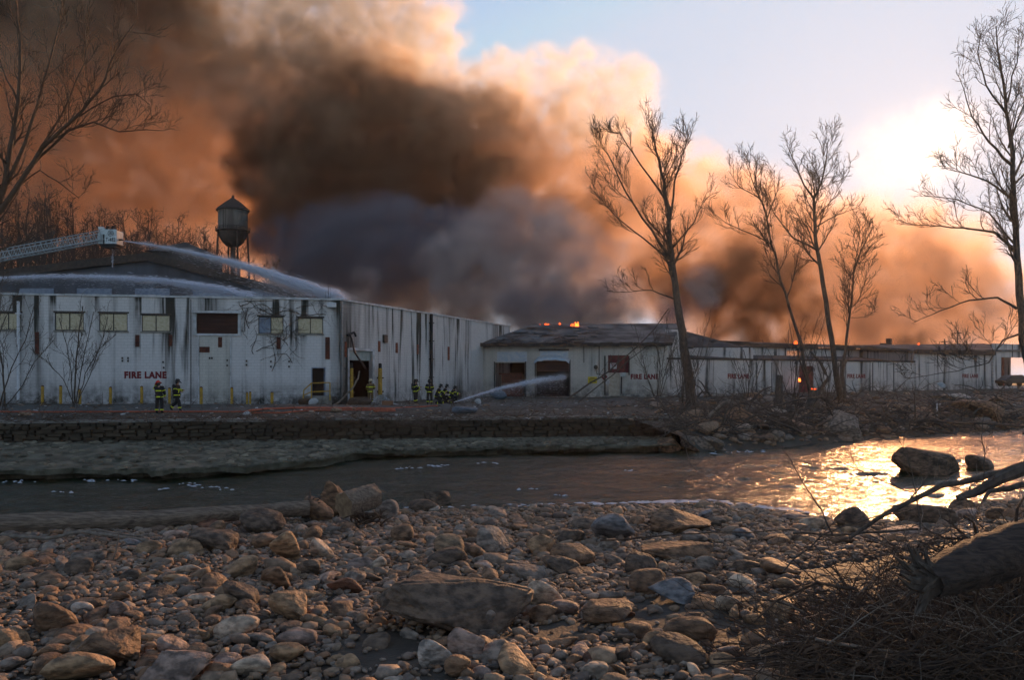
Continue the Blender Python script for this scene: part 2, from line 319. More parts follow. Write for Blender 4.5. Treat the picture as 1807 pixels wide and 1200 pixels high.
sheet('gravel_bank', np.concatenate([np.linspace(-60, -14, 24, endpoint=False), np.linspace(-14, 16, 200), np.linspace(16.5, 60, 20)]), lambda x, v: np.where(v < .1, -25+v*330, 8+(v-.1)/.9*(fn(x)+3-8)), 170, ground_near, m_silt)
sheet('far_bank', np.concatenate([np.linspace(-300, 9, 140, endpoint=False), np.linspace(9, 60, 150), np.linspace(62, 400, 40)]),
      lambda x, v: (fw(x)+.05 if x < 9 else ft(x)-.8)+np.where(v < .7, (v/.7)**1.3*55, 55+((v-.7)/.3)**2*290), 150, ground_far, m_yard)
mb = MB(); xs = np.concatenate([np.arange(-90, -34, 1.5), np.arange(-34, 46, .14), np.arange(46, 130, 1.5)]); ys = np.concatenate([np.arange(15, 22, 1), np.arange(22, 50, .13), np.arange(50, 72, .3), np.arange(72, 96, 2)]); nxr, nyr = len(xs), len(ys)
X, Y = np.meshgrid(xs, ys, indexing='ij'); P = np.stack([X*.7+Y*.08, Y*1.6], -1)
amp = .072+.014*np.clip((X+2)/20, 0, 1)
Z = WZ+amp*noise3(P*1.1, 21)*(1+.5*noise3(P*.2, 23))+amp*.45*noise3(P*2.7+noise3(P, 24)[..., None]*.5, 22)
q = (np.arange(nxr-1)[:, None]*nyr+np.arange(nyr-1)[None, :]).ravel(); mb.add(np.stack([X, Y, Z], -1).reshape(-1, 3), np.stack([q, q+nyr, q+nyr+1, q+1], 1).tolist())
mb.build('river', m_water, smooth=True)['kind'] = 'structure'
mb = MB(); mb.bx(-95, 135, 10, 100, -3.6, -3.3); mb.build('river_bed', m_silt)['kind'] = 'structure'
# service lane along the front of the warehouse
def strip(name, pts, mat, dz, zf=ground_far, nseg=60):
    A = np.array(pts, float); m = MB(); t = np.linspace(0, 1, nseg); s = np.linspace(0, 1, len(A))
    C = np.stack([np.interp(t, s, A[:, k]) for k in range(4)], 1); V = []
    for a in C:
        for k in np.linspace(0, 1, 5):
            x = a[0]+(a[2]-a[0])*k; y = a[1]+(a[3]-a[1])*k; V.append((x, y, float(zf(x, y))+dz))
    m.add(V, [(i*5+j, (i+1)*5+j, (i+1)*5+j+1, i*5+j+1) for i in range(nseg-1) for j in range(4)]); o = m.build(name, mat, smooth=True); o['kind'] = 'structure'
strip('service_lane', [(-75, 43, -75, 49), (-35, 45.5, -35, 53.5), (-14, 49, -14, 58), (0, 55, 2, 70), (9, 62, 12, 80)], m_road, .03)
# hillside behind the works, left
def hill_z(x, y):
    x = np.asarray(x, float); y = np.asarray(y, float); p = np.stack(np.broadcast_arrays(x, y), -1)
    r = np.clip((-22-x)/34, 0, 1); r = r*r*(3-2*r)
    s = np.clip((y-108)/34, 0, 1); s = s*s*(3-2*s)
    return (19*r+2)*s-1.5+1.2*noise3(p*.06, 31)*s
sheet('hillside', np.linspace(-420, 30, 90), lambda x, v: 105+v*260, 60, hill_z, m_hill)
print('setting', round(time.time()-T0, 1))
# ------------------------------------------------------------------ buildings
class Line:
    def __init__(s, p0, p1):
        s.p0 = np.array(p0, float); s.p1 = np.array(p1, float); s.L = float(np.linalg.norm(s.p1-s.p0)); s.d = (s.p1-s.p0)/s.L; s.a = math.atan2(s.d[1], s.d[0])
    def s(s, px):
        k = (px-903.5)/F; return (k*s.p0[1]-s.p0[0])/(s.d[0]-k*s.d[1])
    def Y(s, px): return s.p0[1]+s.d[1]*s.s(px)
    def z(s, px, py): return 2.15-(py-665)/F*s.Y(px)
    def r(s, x0, y0, x1, y1):     # rectangle of photo points -> (s0,s1,z0,z1) on the wall
        m = (x0+x1)/2; return (s.s(x0), s.s(x1), s.z(m, y1), s.z(m, y0))
    def place(s, o, parent, off=0, z=0):
        o.rotation_euler = (0, 0, s.a); o.location = (s.p0[0]-parent.location.x, s.p0[1]-parent.location.y, z-parent.location.z); o.parent = parent; return o
    def world(s, u, v=0, z=0): return Vector((s.p0[0]+s.d[0]*u-s.d[1]*v, s.p0[1]+s.d[1]*u+s.d[0]*v, z))
def wall_mb(s0, s1, z0, z1, th, holes, y=0):
    m = MB(); xs = sorted({s0, s1, *[a for h in holes for a in h[:2] if s0 < a < s1]}); zs = sorted({z0, z1, *[a for h in holes for a in h[2:] if z0 < a < z1]})
    S = lambda i, j: 0 <= i < len(xs)-1 and 0 <= j < len(zs)-1 and not any(h[0] < (xs[i]+xs[i+1])/2 < h[1] and h[2] < (zs[j]+zs[j+1])/2 < h[3] for h in holes)
    for i in range(len(xs)-1):
        for j in range(len(zs)-1):
            if not S(i, j): continue
            a, b, c, d = xs[i], xs[i+1], zs[j], zs[j+1]; q = [(0, 1, 2, 3)]
            m.add([(a, y, c), (b, y, c), (b, y, d), (a, y, d)], q); m.add([(b, y+th, c), (a, y+th, c), (a, y+th, d), (b, y+th, d)], q)
            if not S(i-1, j): m.add([(a, y+th, c), (a, y, c), (a, y, d), (a, y+th, d)], q)
            if not S(i+1, j): m.add([(b, y, c), (b, y+th, c), (b, y+th, d), (b, y, d)], q)
            if not S(i, j-1): m.add([(a, y+th, c), (b, y+th, c), (b, y, c), (a, y, c)], q)
            if not S(i, j+1): m.add([(a, y, d), (b, y, d), (b, y+th, d), (a, y+th, d)], q)
    return m
def onwall(line, mb, name, mat, bld, sub=None, **k):
    o = mb.build(name, mat, **k)
    if sub is None: return line.place(o, bld)
    o.parent = sub; return o
def plate(line, r, name, mat, bld, y0=-.06, y1=.02, sub=None):
    m = MB(); m.bx(r[0], r[1], y0, y1, r[2], r[3]); return onwall(line, m, name, mat, bld, sub)
def letters(line, r, txt, mat, bld, name='lettering', y=-.012, bold=.055):
    c = bpy.data.curves.new(name, 'FONT'); c.body = txt; c.size = 1; c.offset = bold; c.extrude = .004; c.resolution_u = 3; c.space_character = 1.14
    o = bpy.data.objects.new(name, c); COL.objects.link(o); dg = bpy.context.evaluated_depsgraph_get(); me = bpy.data.meshes.new_from_object(o.evaluated_get(dg)); bpy.data.objects.remove(o)
    v = np.array([x.co[:] for x in me.vertices]); lo = v.min(0); hi = v.max(0)
    v[:, 0] = r[0]+(v[:, 0]-lo[0])/(hi[0]-lo[0])*(r[1]-r[0]); z = r[2]+(v[:, 1]-lo[1])/(hi[1]-lo[1])*(r[3]-r[2]); yy = y-(v[:, 2]-lo[2])
    me.vertices.foreach_set('co', np.stack([v[:, 0], yy, z], 1).ravel()); me.materials.clear(); me.materials.append(mat); me.name = name
    o = link(bpy.data.objects.new(name, me)); line.place(o, bld) if line else None
    return o
def roof_poly(V, name, mat, bld, th=.25):
    """flat polygon in world coordinates given thickness downwards"""
    V = [Vector(v) for v in V]; n = len(V); m = MB()
    m.add([tuple(v) for v in V]+[(v.x, v.y, v.z-th) for v in V], [tuple(range(n)), tuple(range(2*n-1, n-1, -1))]+[(i, i+n, (i+1) % n+n, (i+1) % n) for i in range(n)])
    return wpart(m, name, mat, bld)

# --- warehouse
WH = thing('warehouse', 'long two storey white painted block warehouse with yellowed windows along the service lane', 'warehouse', (-36, 70, 0))
LF = Line((-62, 53.6), (-12.7, 63.0)); LS = Line((-12.7, 63.0), (-.2, 96.5))
TOPZ = 7.8
win = [(-8, 552, 37, 582), (97, 552, 148, 583), (175, 553, 225, 584), (250, 556, 300, 585), (456, 559, 500, 589), (525, 561, 570, 589)]
wr = [LF.r(*a) for a in win]; shr = LF.r(347, 553, 420, 589); dr = LF.r(551, 650, 573, 700); dr = (dr[0], dr[1], .75, dr[3])
base_z = -.4
fw_mb = wall_mb(0, LF.L, base_z, TOPZ, .3, wr+[shr, dr])
o = onwall(LF, fw_mb, 'wall', m_wall, WH)
rd = LS.r(616, 634, 657, 703); rd = (rd[0], rd[1], .0, LS.z(636, 619))
o = onwall(LS, wall_mb(.3, LS.L, base_z, TOPZ, .3, [rd]), 'wall', m_wall2, WH)
m = MB(); m.bx(.02, .3, 0, .3, base_z, TOPZ); 
for i, r in enumerate(wr):
    m = MB(); e = .05; a, b, c, d = r
    m.bx(a, b, .05, .12, d-e, d); m.bx(a, b, .05, .12, c, c+e); m.bx(a, a+e, .05, .12, c+e, d-e); m.bx(b-e, b, .05, .12, c+e, d-e); m.bx((a+b)/2-.03, (a+b)/2+.03, .05, .12, c+e, d-e)
    fr = onwall(LF, m, 'window', m_winfr, WH)
    for k in range(2):
        p = MB(); x0 = a+e if k == 0 else (a+b)/2+.03; x1 = (a+b)/2-.03 if k == 0 else b-e
        p.bx(x0, x1, .075, .095, c+e, d-e); q = p.build('pane', m_bluepane if (i == 4 and k == 0) else m_fiber, fr)
        if i == 4 and k == 0: q['label'] = 'blue grey pane beside a yellowed one'
    s = MB(); s.bx(a-.08, b+.08, -.09, .05, c-.1, c); s.build('sill', m_conc, fr)
    s = MB(); s.bx(a-.1, b+.1, -.03, .05, d, d+.12); s.build('lintel', m_steel, fr)
m = MB(); a, b, c, d = shr; n = 11
for k in range(n): m.box(((a+b)/2, .1, c+(k+.5)*(d-c)/n), (b-a, .05, (d-c)/n*.98), rx=.22)
sh = onwall(LF, m, 'shutter', m_shut, WH)
m = MB(); m.bx(a-.25, b+.25, -.35, .05, d, d+.16); m.bx(a-.2, a, -.12, .05, c, d); m.bx(b, b+.2, -.12, .05, c, d); m.bx(a-.25, b+.25, -.12, .05, c-.14, c); m.build('shutter_frame', m_coping, sh)
# near-black sheet behind the openings stands in for interior darkness
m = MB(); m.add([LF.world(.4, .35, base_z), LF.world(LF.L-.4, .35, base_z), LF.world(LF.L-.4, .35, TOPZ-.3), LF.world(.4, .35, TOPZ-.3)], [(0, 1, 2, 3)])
wpart(m, 'dark_backing', m_dark, WH)
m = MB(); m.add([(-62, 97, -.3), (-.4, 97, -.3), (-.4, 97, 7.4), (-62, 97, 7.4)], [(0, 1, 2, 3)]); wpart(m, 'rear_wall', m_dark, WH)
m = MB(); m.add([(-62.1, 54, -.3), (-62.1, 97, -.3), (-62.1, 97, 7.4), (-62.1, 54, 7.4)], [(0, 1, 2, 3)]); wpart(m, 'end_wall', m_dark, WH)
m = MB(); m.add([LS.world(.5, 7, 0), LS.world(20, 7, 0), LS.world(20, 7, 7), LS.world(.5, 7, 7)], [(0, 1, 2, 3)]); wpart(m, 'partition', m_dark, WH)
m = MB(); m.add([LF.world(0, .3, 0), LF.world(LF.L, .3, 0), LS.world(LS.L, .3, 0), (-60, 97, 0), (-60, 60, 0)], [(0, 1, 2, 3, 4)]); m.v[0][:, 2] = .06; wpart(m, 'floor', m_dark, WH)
roof_poly([LF.world(.3, .3, 7.35), LF.world(LF.L-.3, .3, 7.35), LS.world(LS.L, .3, 7.35), (-62, 97, 7.35)], 'roof', m_roof, WH)
# door by the corner: frame, dark
m = MB(); a, b, c, d = dr; m.bx(a-.06, a, -.02, .2, c, d); m.bx(b, b+.06, -.02, .2, c, d); m.bx(a-.06, b+.06, -.02, .2, d, d+.08)
fr = onwall(LF, m, 'door', m_bluepane, WH); p = MB(); p.box((b-.05, .75, (c+d)/2), (.05, .9, d-c)); p.build('door_leaf', m_bluepane, fr)
m = MB(); m.bx(a-.5, b+.5, -1.2, 0, -.2, c); st = onwall(LF, m, 'door_step', m_conc, WH)
# coping: pieces along both walls
for line, x0, x1, nn in ((LF, -.1, LF.L+.12, 16), (LS, .31, LS.L, 11)):
    for k in range(nn):
        m = MB(); a = x0+(x1-x0)*k/nn; b = x0+(x1-x0)*(k+1)/nn-.02; m.bx(a, b, -.1, .42, TOPZ, TOPZ+.13+.012*((k*7) % 3)); onwall(line, m, 'coping', m_coping, WH)
m = MB(); m.bx(.0, .3, .31, .6, 0, .1)
# roller shutter on the side wall
a, b, c, d = rd; zs_ = LS.z(636, 636); n = 9; m = MB()
for k in range(n): m.box(((a+b)/2, .2, zs_+(k+.5)*(d-zs_)/n), (b-a, .05, (d-zs_)/n*.96), rx=.2)
rs = onwall(LS, m, 'roller_shutter', m_rollw, WH); m = MB(); m.bx(a-.2, a, -.05, .3, 0, d+.15); m.bx(b, b+.28, -.05, .3, 0, d+.15); m.bx(a, b, -.05, .25, d, d+.2); m.build('door_jamb', m_coping, rs)
# tie plates, vents, joints, lamps, downpipes
for x0, y0, x1, y1 in [(62, 586, 69, 625), (239, 591, 246, 612), (298, 591, 304, 611), (385, 595, 392, 613), (488, 595, 495, 616), (574, 595, 582, 634)]: plate(LF, LF.r(x0, y0, x1, y1), 'tie_plate', m_rust, WH)
for x0, y0, x1, y1 in [(608, 603, 611, 630), (667, 602, 670.5, 621), (698, 605, 701, 623), (735.5, 608, 738, 625), (790, 612, 792.5, 636)]: plate(LS, LS.r(x0, y0, x1, y1), 'tie_plate', m_rust2, WH)
plate(LF, LF.r(351, 612, 370, 622), 'wall_plate', m_rust, WH); plate(LS, LS.r(675, 591, 681, 605), 'meter_box', m_steel, WH, -.18)
for x, y in [(216, 632), (216, 637), (226, 632), (226, 637), (370, 632), (374, 632), (401, 636), (401, 645), (435, 637), (435, 644), (478, 638), (478, 647), (510, 638), (510, 647), (288, 639), (289, 649)]:
    r = LF.r(x-1.3, y-1.6, x+1.3, y+1.6); plate(LF, r, 'anchor_bolt', m_steel, WH, -.07)
plate(LF, LF.r(336.2, 528, 337.6, 715), 'expansion_joint', m_steel, WH, -.015); 
def pipe(line, px, y0, y1, r, name, mat, off=-.16):
    m = MB(); u = line.s(px); z0 = line.z(px, y1); z1 = line.z(px, y0); m.tube([(u, off, z) for z in np.linspace(z0, z1, 6)], r, 8)
    for k in range(4): z = z0+(z1-z0)*(k+.5)/4; m.bx(u-r*1.5, u+r*1.5, off-r*1.2, 0, z-.04, z+.04)
    return onwall(line, m, name, mat, WH, smooth=False)
pipe(LF, 34, 532, 706, .11, 'downpipe', m_white); pipe(LS, 758.5, 554, 682, .15, 'downpipe', m_black)
u = LF.s(586); m = MB(); m.bx(u-.35, u+.3, -.5, -.08, LF.z(586, 543), LF.z(586, 535)); m.bx(u-.05, u+.05, -.3, 0, LF.z(586, 538), LF.z(586, 534)); onwall(LF, m, 'flood_light', m_white, WH)
m = MB(); u0, u1 = LS.s(612.5), LS.s(598.5)
m.tube([(u0, -.15, LS.z(612, 589)), (u0-.1, -.45, LS.z(612, 598)), (LS.s(605), -1.0, LS.z(605, 622)), (u1+1.2, -1.5, LS.z(598, 650))], .07, 6); m.tube([(u0-.3, -.2, LS.z(612, 592)), (u0+.5, -.3, LS.z(612, 586)), (u0+.9, -.2, LS.z(612, 592))], .09, 6)
onwall(LS, m, 'broken_bracket', m_black, WH)
letters(LF, LF.r(219.5, 655.5, 294, 668), 'FIRE LANE', m_red, WH)

dw = LF.r(352, 592, 406, 713); m = MB(); m.bx(dw[0], dw[1], -.03, .0, .0, dw[3]); onwall(LF, m, 'blocked_doorway', m_doorpatch, WH)
for xx in (dw[0]-.09, dw[1]+.01): m = MB(); m.bx(xx, xx+.08, -.07, .0, 0, dw[3]+.1); onwall(LF, m, 'door_jamb', m_coping, WH)
# --- shed with a low gable behind the warehouse
SH = thing('gabled_shed', 'dark low gabled shed standing behind the warehouse roof at left', 'shed', (-42, 88, 0))
def P3(px, py, Y): v = PX(px, py, Y); return (v.x, v.y, v.z)
apx = P3(262, 447, 88); le = P3(-140, 494, 88); re = P3(560, 524, 88)
m = MB(); m.add([(le[0]+.6, 88.3, 0), (re[0]-.6, 88.3, 0), (re[0]-.6, 88.3, re[2]-.3), (apx[0], 88.3, apx[2]-.35), (le[0]+.6, 88.3, le[2]-.3)], [(0, 1, 2, 3, 4)])
m.add([(re[0]-.6, 88.3, 0), (re[0]-.6, 108, 0), (re[0]-.6, 108, re[2]-.3), (re[0]-.6, 88.3, re[2]-.3)], [(0, 1, 2, 3)]); wpart(m, 'wall', m_shed, SH)
for A, B in ((le, apx), (apx, re)):
    roof_poly([A, B, (B[0], 110, B[2]), (A[0], 110, A[2])], 'roof', m_roof, SH, .3)
    m = MB(); dx = np.array(B)-np.array(A); m.tube([A, B], .01, 4)
    m = MB(); th = .75; m.add([(A[0], 87.7, A[2]+.05), (B[0], 87.7, B[2]+.05), (B[0], 87.7, B[2]-th), (A[0], 87.7, A[2]-th), (A[0], 87.99, A[2]+.05), (B[0], 87.99, B[2]+.05), (B[0], 87.99, B[2]-th), (A[0], 87.99, A[2]-th)], [(3, 2, 1, 0), (4, 5, 6, 7), (0, 1, 5, 4), (2, 3, 7, 6), (0, 4, 7, 3), (1, 2, 6, 5)]); wpart(m, 'bargeboard', m_fascia, SH)
for k in range(6):
    x = le[0]+4+k*6.; m = MB(); m.bx(x, x+3.6, 88.2, 88.28, 10.4, 11.3); wpart(m, 'translucent_panel', m_bluepane, SH)
m = MB(); a = P3(318, 438, 100); m.bx(a[0]-2.4, a[0]+3.6, 98, 104, 13, a[2]-.6); m.add([(a[0]-3, 97.6, a[2]-.6), (a[0]+4.2, 97.6, a[2]-.9), (a[0]+4.2, 104.4, a[2]-.9), (a[0]-3, 104.4, a[2]-.6), (a[0]+.3, 101, a[2]+.9)], [(0, 1, 4), (1, 2, 4), (2, 3, 4), (3, 0, 4)]); wpart(m, 'roof_monitor', m_roof, SH)

# --- loading bay building
LB = thing('loading_bay_building', 'low building with two dark loading bays and a burning scorched hip roof', 'building', (6, 92, 0))
LM = Line((-3.05, 89), (15.7, 86.6)); EZ = 5.55
b1 = LM.r(874, 640, 926, 700); b1 = (b1[0], b1[1], .1, b1[3]); b2 = LM.r(946, 637, 1004, 700); b2 = (b2[0], b2[1], .1, b2[3])
wn = LM.r(1073, 627, 1109, 658); dd = LM.r(1074, 657.2, 1094, 697); dd = (dd[0], dd[1], .2, wn[2]-.05)
onwall(LM, wall_mb(0, LM.L, -.4, EZ, .3, [b1, b2, wn, dd]), 'wall', m_wall3, LB)
LR = Line((15.7+.02, 86.9), (18.6, 100)); onwall(LR, wall_mb(0, LR.L, -.4, EZ, .3, []), 'wall', m_wall3, LB)
m = MB(); m.bx(-2.6, 15.6, 99, 99.2, 0, 6); wpart(m, 'dark_backing', m_dark, LB)
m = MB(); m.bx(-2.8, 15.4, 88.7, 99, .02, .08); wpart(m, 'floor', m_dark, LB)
# deck and steps inside the first bay
m = MB(); m.bx(b1[0]+.6, b1[1]-.4, .5, 2.5, .1, 2.4); m.bx(b1[0]+.3, b1[1]-.3, .45, .55, 2.4, 2.55); onwall(LM, m, 'bay_door', m_rust, LB)
m = MB(); m.bx(b2[0], b2[1], .5, .58, 2.7, b2[3]); onwall(LM, m, 'bay_door', m_shut, LB)
plate(LM, LM.r(877, 621, 930, 638), 'boarded_panel', m_board, LB); plate(LM, LM.r(953, 619, 1003, 631), 'boarded_panel', m_board, LB)
plate(LM, LM.r(951, 616, 1004, 619), 'canopy_rail', m_fascia, LB, -.25)
for bb in (b1, b2):
    m = MB(); m.bx(bb[0]-.14, bb[0]-.02, -.08, .1, 0, bb[3]+.1); m.bx(bb[1]+.02, bb[1]+.16, -.08, .1, 0, bb[3]+.1); onwall(LM, m, 'bay_jamb', m_steel, LB)
# torn canopy over second bay
m = MB(); u0, u1 = b2[0]-.1, b2[1]+.1
V = []; 
for i in range(11):
    u = u0+(u1-u0)*i/10; h = math.sin(i/10*math.pi)**.5*.55
    V += [(u, -.05, b2[3]+.15+h*.9), (u, -.85, b2[3]-.1+h*.75), (u, -1.0, b2[3]-.25+h*.6+.05*math.sin(i*2.3))]
m.add(V, [(3*i+k, 3*i+k+1, 3*i+k+4, 3*i+k+3) for i in range(10) for k in range(2)]); o = onwall(LM, m, 'canopy', m_board, LB); o.modifiers.new('thick', 'SOLIDIFY').thickness = .04
# window panel, notice, door
plate(LM, wn, 'maroon_panel', m_redpanel, LB, .02, .1)
for k in range(3):
    m = MB(); x = wn[0]+(wn[1]-wn[0])*(k+.5)/3; m.bx(x-.03, x+.03, -.02, .03, wn[2], wn[3]); onwall(LM, m, 'window_bar', m_fascia, LB)
nr = LM.r(1076.5, 641, 1088.5, 651); nb = plate(LM, nr, 'notice', m_trash, LB, -.06, -.03)
for k, wd in enumerate((.8, .55, .7, .2)):
    m = MB(); zc = nr[3]-(k+.8)*(nr[3]-nr[2])/5; c = (nr[0]+nr[1])/2; hw = (nr[1]-nr[0])*wd/2; m.bx(c-hw, c+hw, -.066, -.06, zc-.03, zc+.03); m.build('notice_line', m_red, nb)
plate(LM, dd, 'door', m_cream, LB, .05, .12)
plate(LM, LM.r(1094.5, 657.5, 1104, 665), 'door_hood', m_rollw, LB, -.35)
for px, y0, y1, w_ in ((1067.5, 628, 697, 2.2), (1110, 628, 662, 2.0), (1096.5, 664, 695, 2.0)): plate(LM, LM.r(px-w_/2, y0, px+w_/2, y1), 'post', m_fascia, LB, -.2, -.05)
plate(LM, LM.r(1056.5, 611, 1058, 660), 'conduit', m_steel, LB); plate(LM, LM.r(1029.7, 611, 1031, 640), 'conduit', m_steel, LB)
sgr = LM.r(1037.5, 665, 1053.5, 676.5); sg = plate(LM, sgr, 'yellow_notice_board', m_sign, LB, -.08, -.04)
for k, wd in enumerate((.5, .8, .75, .8)):
    m = MB(); zc = sgr[3]-(k+.9)*(sgr[3]-sgr[2])/5.2; c = (sgr[0]+sgr[1])/2; hw = (sgr[1]-sgr[0])*wd/2; m.bx(c-hw, c+hw, -.086, -.08, zc-.03, zc+.03); m.build('notice_line', m_black, sg)
dc = LM.r(1058, 657.5, 1074, 672.5); cu, cz, hs_ = (dc[0]+dc[1])/2, (dc[2]+dc[3])/2, (dc[1]-dc[0])/2*.78
m = MB(); m.box((cu, -.1, cz), (hs_*1.42, .04, hs_*1.42), ry=math.pi/4); di = onwall(LM, m, 'hazard_diamond', m_red, LB)
m = MB(); m.box((cu, -.125, cz), (.05, .008, .3)); m.box((cu, -.125, cz), (.22, .008, .05)); m.build('diamond_mark', m_trash, di)
m = MB(); m.bx(cu+.15, dc[1]+.1, -.07, -.05, cz-.75, cz-.3); onwall(LM, m, 'paper_notice', m_trash, LB)
u = LM.s(1051.5); m = MB(); m.lathe([(.05, 0), (.22, .05), (.22, .12), (.05, .16)], 12); m.v = [v@np.array([[1, 0, 0], [0, 0, 1], [0, -1, 0]])+np.array([u, -.2, LM.z(1051, 648)]) for v in m.v]; m.tube([(u, -.1, LM.z(1051, 650)), (u+.1, -.1, LM.z(1051, 660)), (u+.8, -.05, LM.z(1051, 662))], .03, 5); onwall(LM, m, 'alarm_bell', m_steel, LB)
letters(LM, LM.r(1113, 660, 1162, 669.5), 'FIRE LANE', m_red, LB)
# roof: hip at the left, slopes back to the ridge
e0 = LM.world(-.35, -.7, EZ+.02); e1 = LM.world(LM.L+.5, -.7, EZ+.02); rz = 8.35; r0 = Vector((2.6, 100, rz)); r1 = Vector((19.5, 99, rz))
roof_poly([e0, e1, r1, r0], 'roof', m_roofgrey, LB, .22)
roof_poly([e0, r0, Vector((-1.2, 101, EZ+.4))], 'roof', m_roofgrey, LB, .22)
m = MB(); 
for k in range(30):
    a = k/30; b = (k+1)/30; j = random.Random(k).uniform(-.03, .05); A = e0.lerp(e1, a); B = e0.lerp(e1, b)
    c = (A+B)/2; m.box((c.x, c.y-.06, c.z-.14+j), ((B-A).length*.99, .1, .34+abs(j)), rz=math.atan2((B-A).y, (B-A).x))
wpart(m, 'fascia', m_fascia, LB)
rg = random.Random(3)
for k in range(70):
    u, v = rg.uniform(.05, .55), rg.betavariate(1.2, 2.5); p = e0.lerp(e1, u).lerp(r0.lerp(r1, u), v); m = MB()
    if k == 0: mm = MB()
    mm.box((p.x, p.y, p.z+.08), (rg.uniform(.4, 1.8), rg.uniform(.2, .9), .05), rz=rg.uniform(-.4, .4), rx=.22+rg.uniform(-.15, .15), ry=rg.uniform(-.1, .1))
o = wpart(mm, 'lifted_sheet', m_roofgrey, LB); o['kind'] = 'stuff'

# --- pale gable and hip roof behind
GB = thing('pale_gabled_building', 'pale gabled building with dark hip roof behind the leaning tree', 'building', (22, 96, 0))
LG = Line((16.8, 92.5), (22, 95)); m = wall_mb(0, 2.6, 0, 7.3, .3, []); onwall(LG, m, 'wall', m_wall4, GB)
A = P3(1196, 612, 98); B = P3(1330, 612, 100); Cc = P3(1212, 585, 104); D = P3(1290, 606, 112)
roof_poly([A, B, D, Cc], 'roof', m_roof, GB); m = MB(); m.bx(A[0]+.5, B[0]-.5, 98.4, 98.7, 0, A[2]-.1); wpart(m, 'wall', m_wall4, GB)
# --- clerestory range behind the low wall
CR = thing('clerestory_building', 'taller grey building with a sagging burnt roof edge behind the low white range', 'building', (36, 108, 0))
LC = Line((23.5, 101.5), (59.3, 125.2)); cz = 6.7
o = onwall(LC, wall_mb(0, LC.L, 0, cz-.9, .3, [(3, 5.5, 4.7, 5.5), (14, 17, 4.7, 5.5)]), 'wall', m_wall4, CR)
m = MB()
for k in range(26):
    u = LC.L*k/26; j = rg.uniform(-.12, .14)+(-.35 if k in (12, 13, 17, 21) else 0); m.bx(u, u+LC.L/26, -.35, .2, cz-.92, cz-.35+j)
onwall(LC, m, 'fascia', m_fascia, CR)
roof_poly([LC.world(0, .2, cz-.4), LC.world(LC.L, .2, cz-.4), LC.world(LC.L, 9, cz+.3), LC.world(0, 9, cz+.3)], 'roof', m_roofgrey, CR)
m = MB(); u = LC.s(1568); m.bx(u, u+.5, -.2, .4, cz-1, cz+.9); m.bx(u-1.6, u, .1, .3, cz-.4, cz+.2); onwall(LC, m, 'broken_upright', m_fascia, CR)
# --- low white range with FIRE LANE repeated
LO = thing('low_white_range', 'long low white blockwork range streaked with black below a dark coping', 'building', (40, 105, 0))
LL = Line((15.9, 87.9), (50.5, 106.9)); LZ = 3.95
rdr = LL.r(1410, 646, 1436, 688); rdr = (rdr[0], rdr[1], .35, rdr[3])
onwall(LL, wall_mb(0, LL.L, -.5, LZ, .3, [rdr]), 'wall', m_wall4, LO)
plate(LL, rdr, 'door', m_redpanel, LO, .1, .18)
m = MB(); m.bx(-.1, LL.L+.1, -.12, .35, LZ, LZ+.18); onwall(LL, m, 'coping', m_fascia, LO)
roof_poly([LL.world(0, .3, LZ-.1), LL.world(LL.L, .3, LZ-.1), LL.world(LL.L, 9, LZ+.9), LL.world(0, 9, LZ+.9)], 'roof', m_roof, LO)
letters(LL, LL.r(1284, 659.5, 1322, 668.5), 'FIRE LANE', m_red, LO); letters(LL, LL.r(1495, 660, 1527, 667.5), 'FIRE LANE', m_red, LO)
for px in (1335, 1362, 1480, 1540, 1577):
    r = LL.r(px-.8, 640, px+.8, 690); plate(LL, r, 'wall_joint', m_steel, LO, -.02)
# --- taller end section
ES = thing('end_section', 'taller white end section with dark fascia and pitched roof at the far right', 'building', (60, 115, 0))
LE = Line((50.5, 106.6), (64.0, 113.8)); ez = LE.z(1690, 626)
onwall(LE, wall_mb(0, LE.L, -.3, ez, .3, []), 'wall', m_wall4, ES)
m = MB(); m.bx(-.3, LE.L+.1, -.5, .1, ez, ez+.55); onwall(LE, m, 'fascia', m_fascia, ES)
roof_poly([LE.world(-.3, -.4, ez+.5), LE.world(LE.L+12, -.4, ez+.9), LE.world(LE.L+12, 9, ez+2.1), LE.world(-.3, 9, ez+1.4)], 'roof', m_roofgrey, ES)
letters(LE, LE.r(1698, 660, 1726, 667), 'FIRE LANE', m_red, ES)
LX = Line((64.1, 113.6), (78, 121)); op = LX.r(1767, 631, 1812, 668); op = (op[0], op[1]+2, .9, op[3])
onwall(LX, wall_mb(0, LX.L, -.3, LX.z(1780, 607), .3, [op]), 'wall', m_wall4, ES)
m = MB(); m.bx(op[0]-.3, op[1]+2.5, 5, 5.3, -.3, op[3]+1.5); onwall(LX, m, 'rear_wall', m_wall4, ES)  # added wall, closes the opening against the bright sky behind
m = MB(); m.bx(op[0], op[0]+.5, -.1, .34, .95, op[3]-.01); onwall(LX, m, 'door_jamb', m_rust2, ES)
print('buildings', round(time.time()-T0, 1))

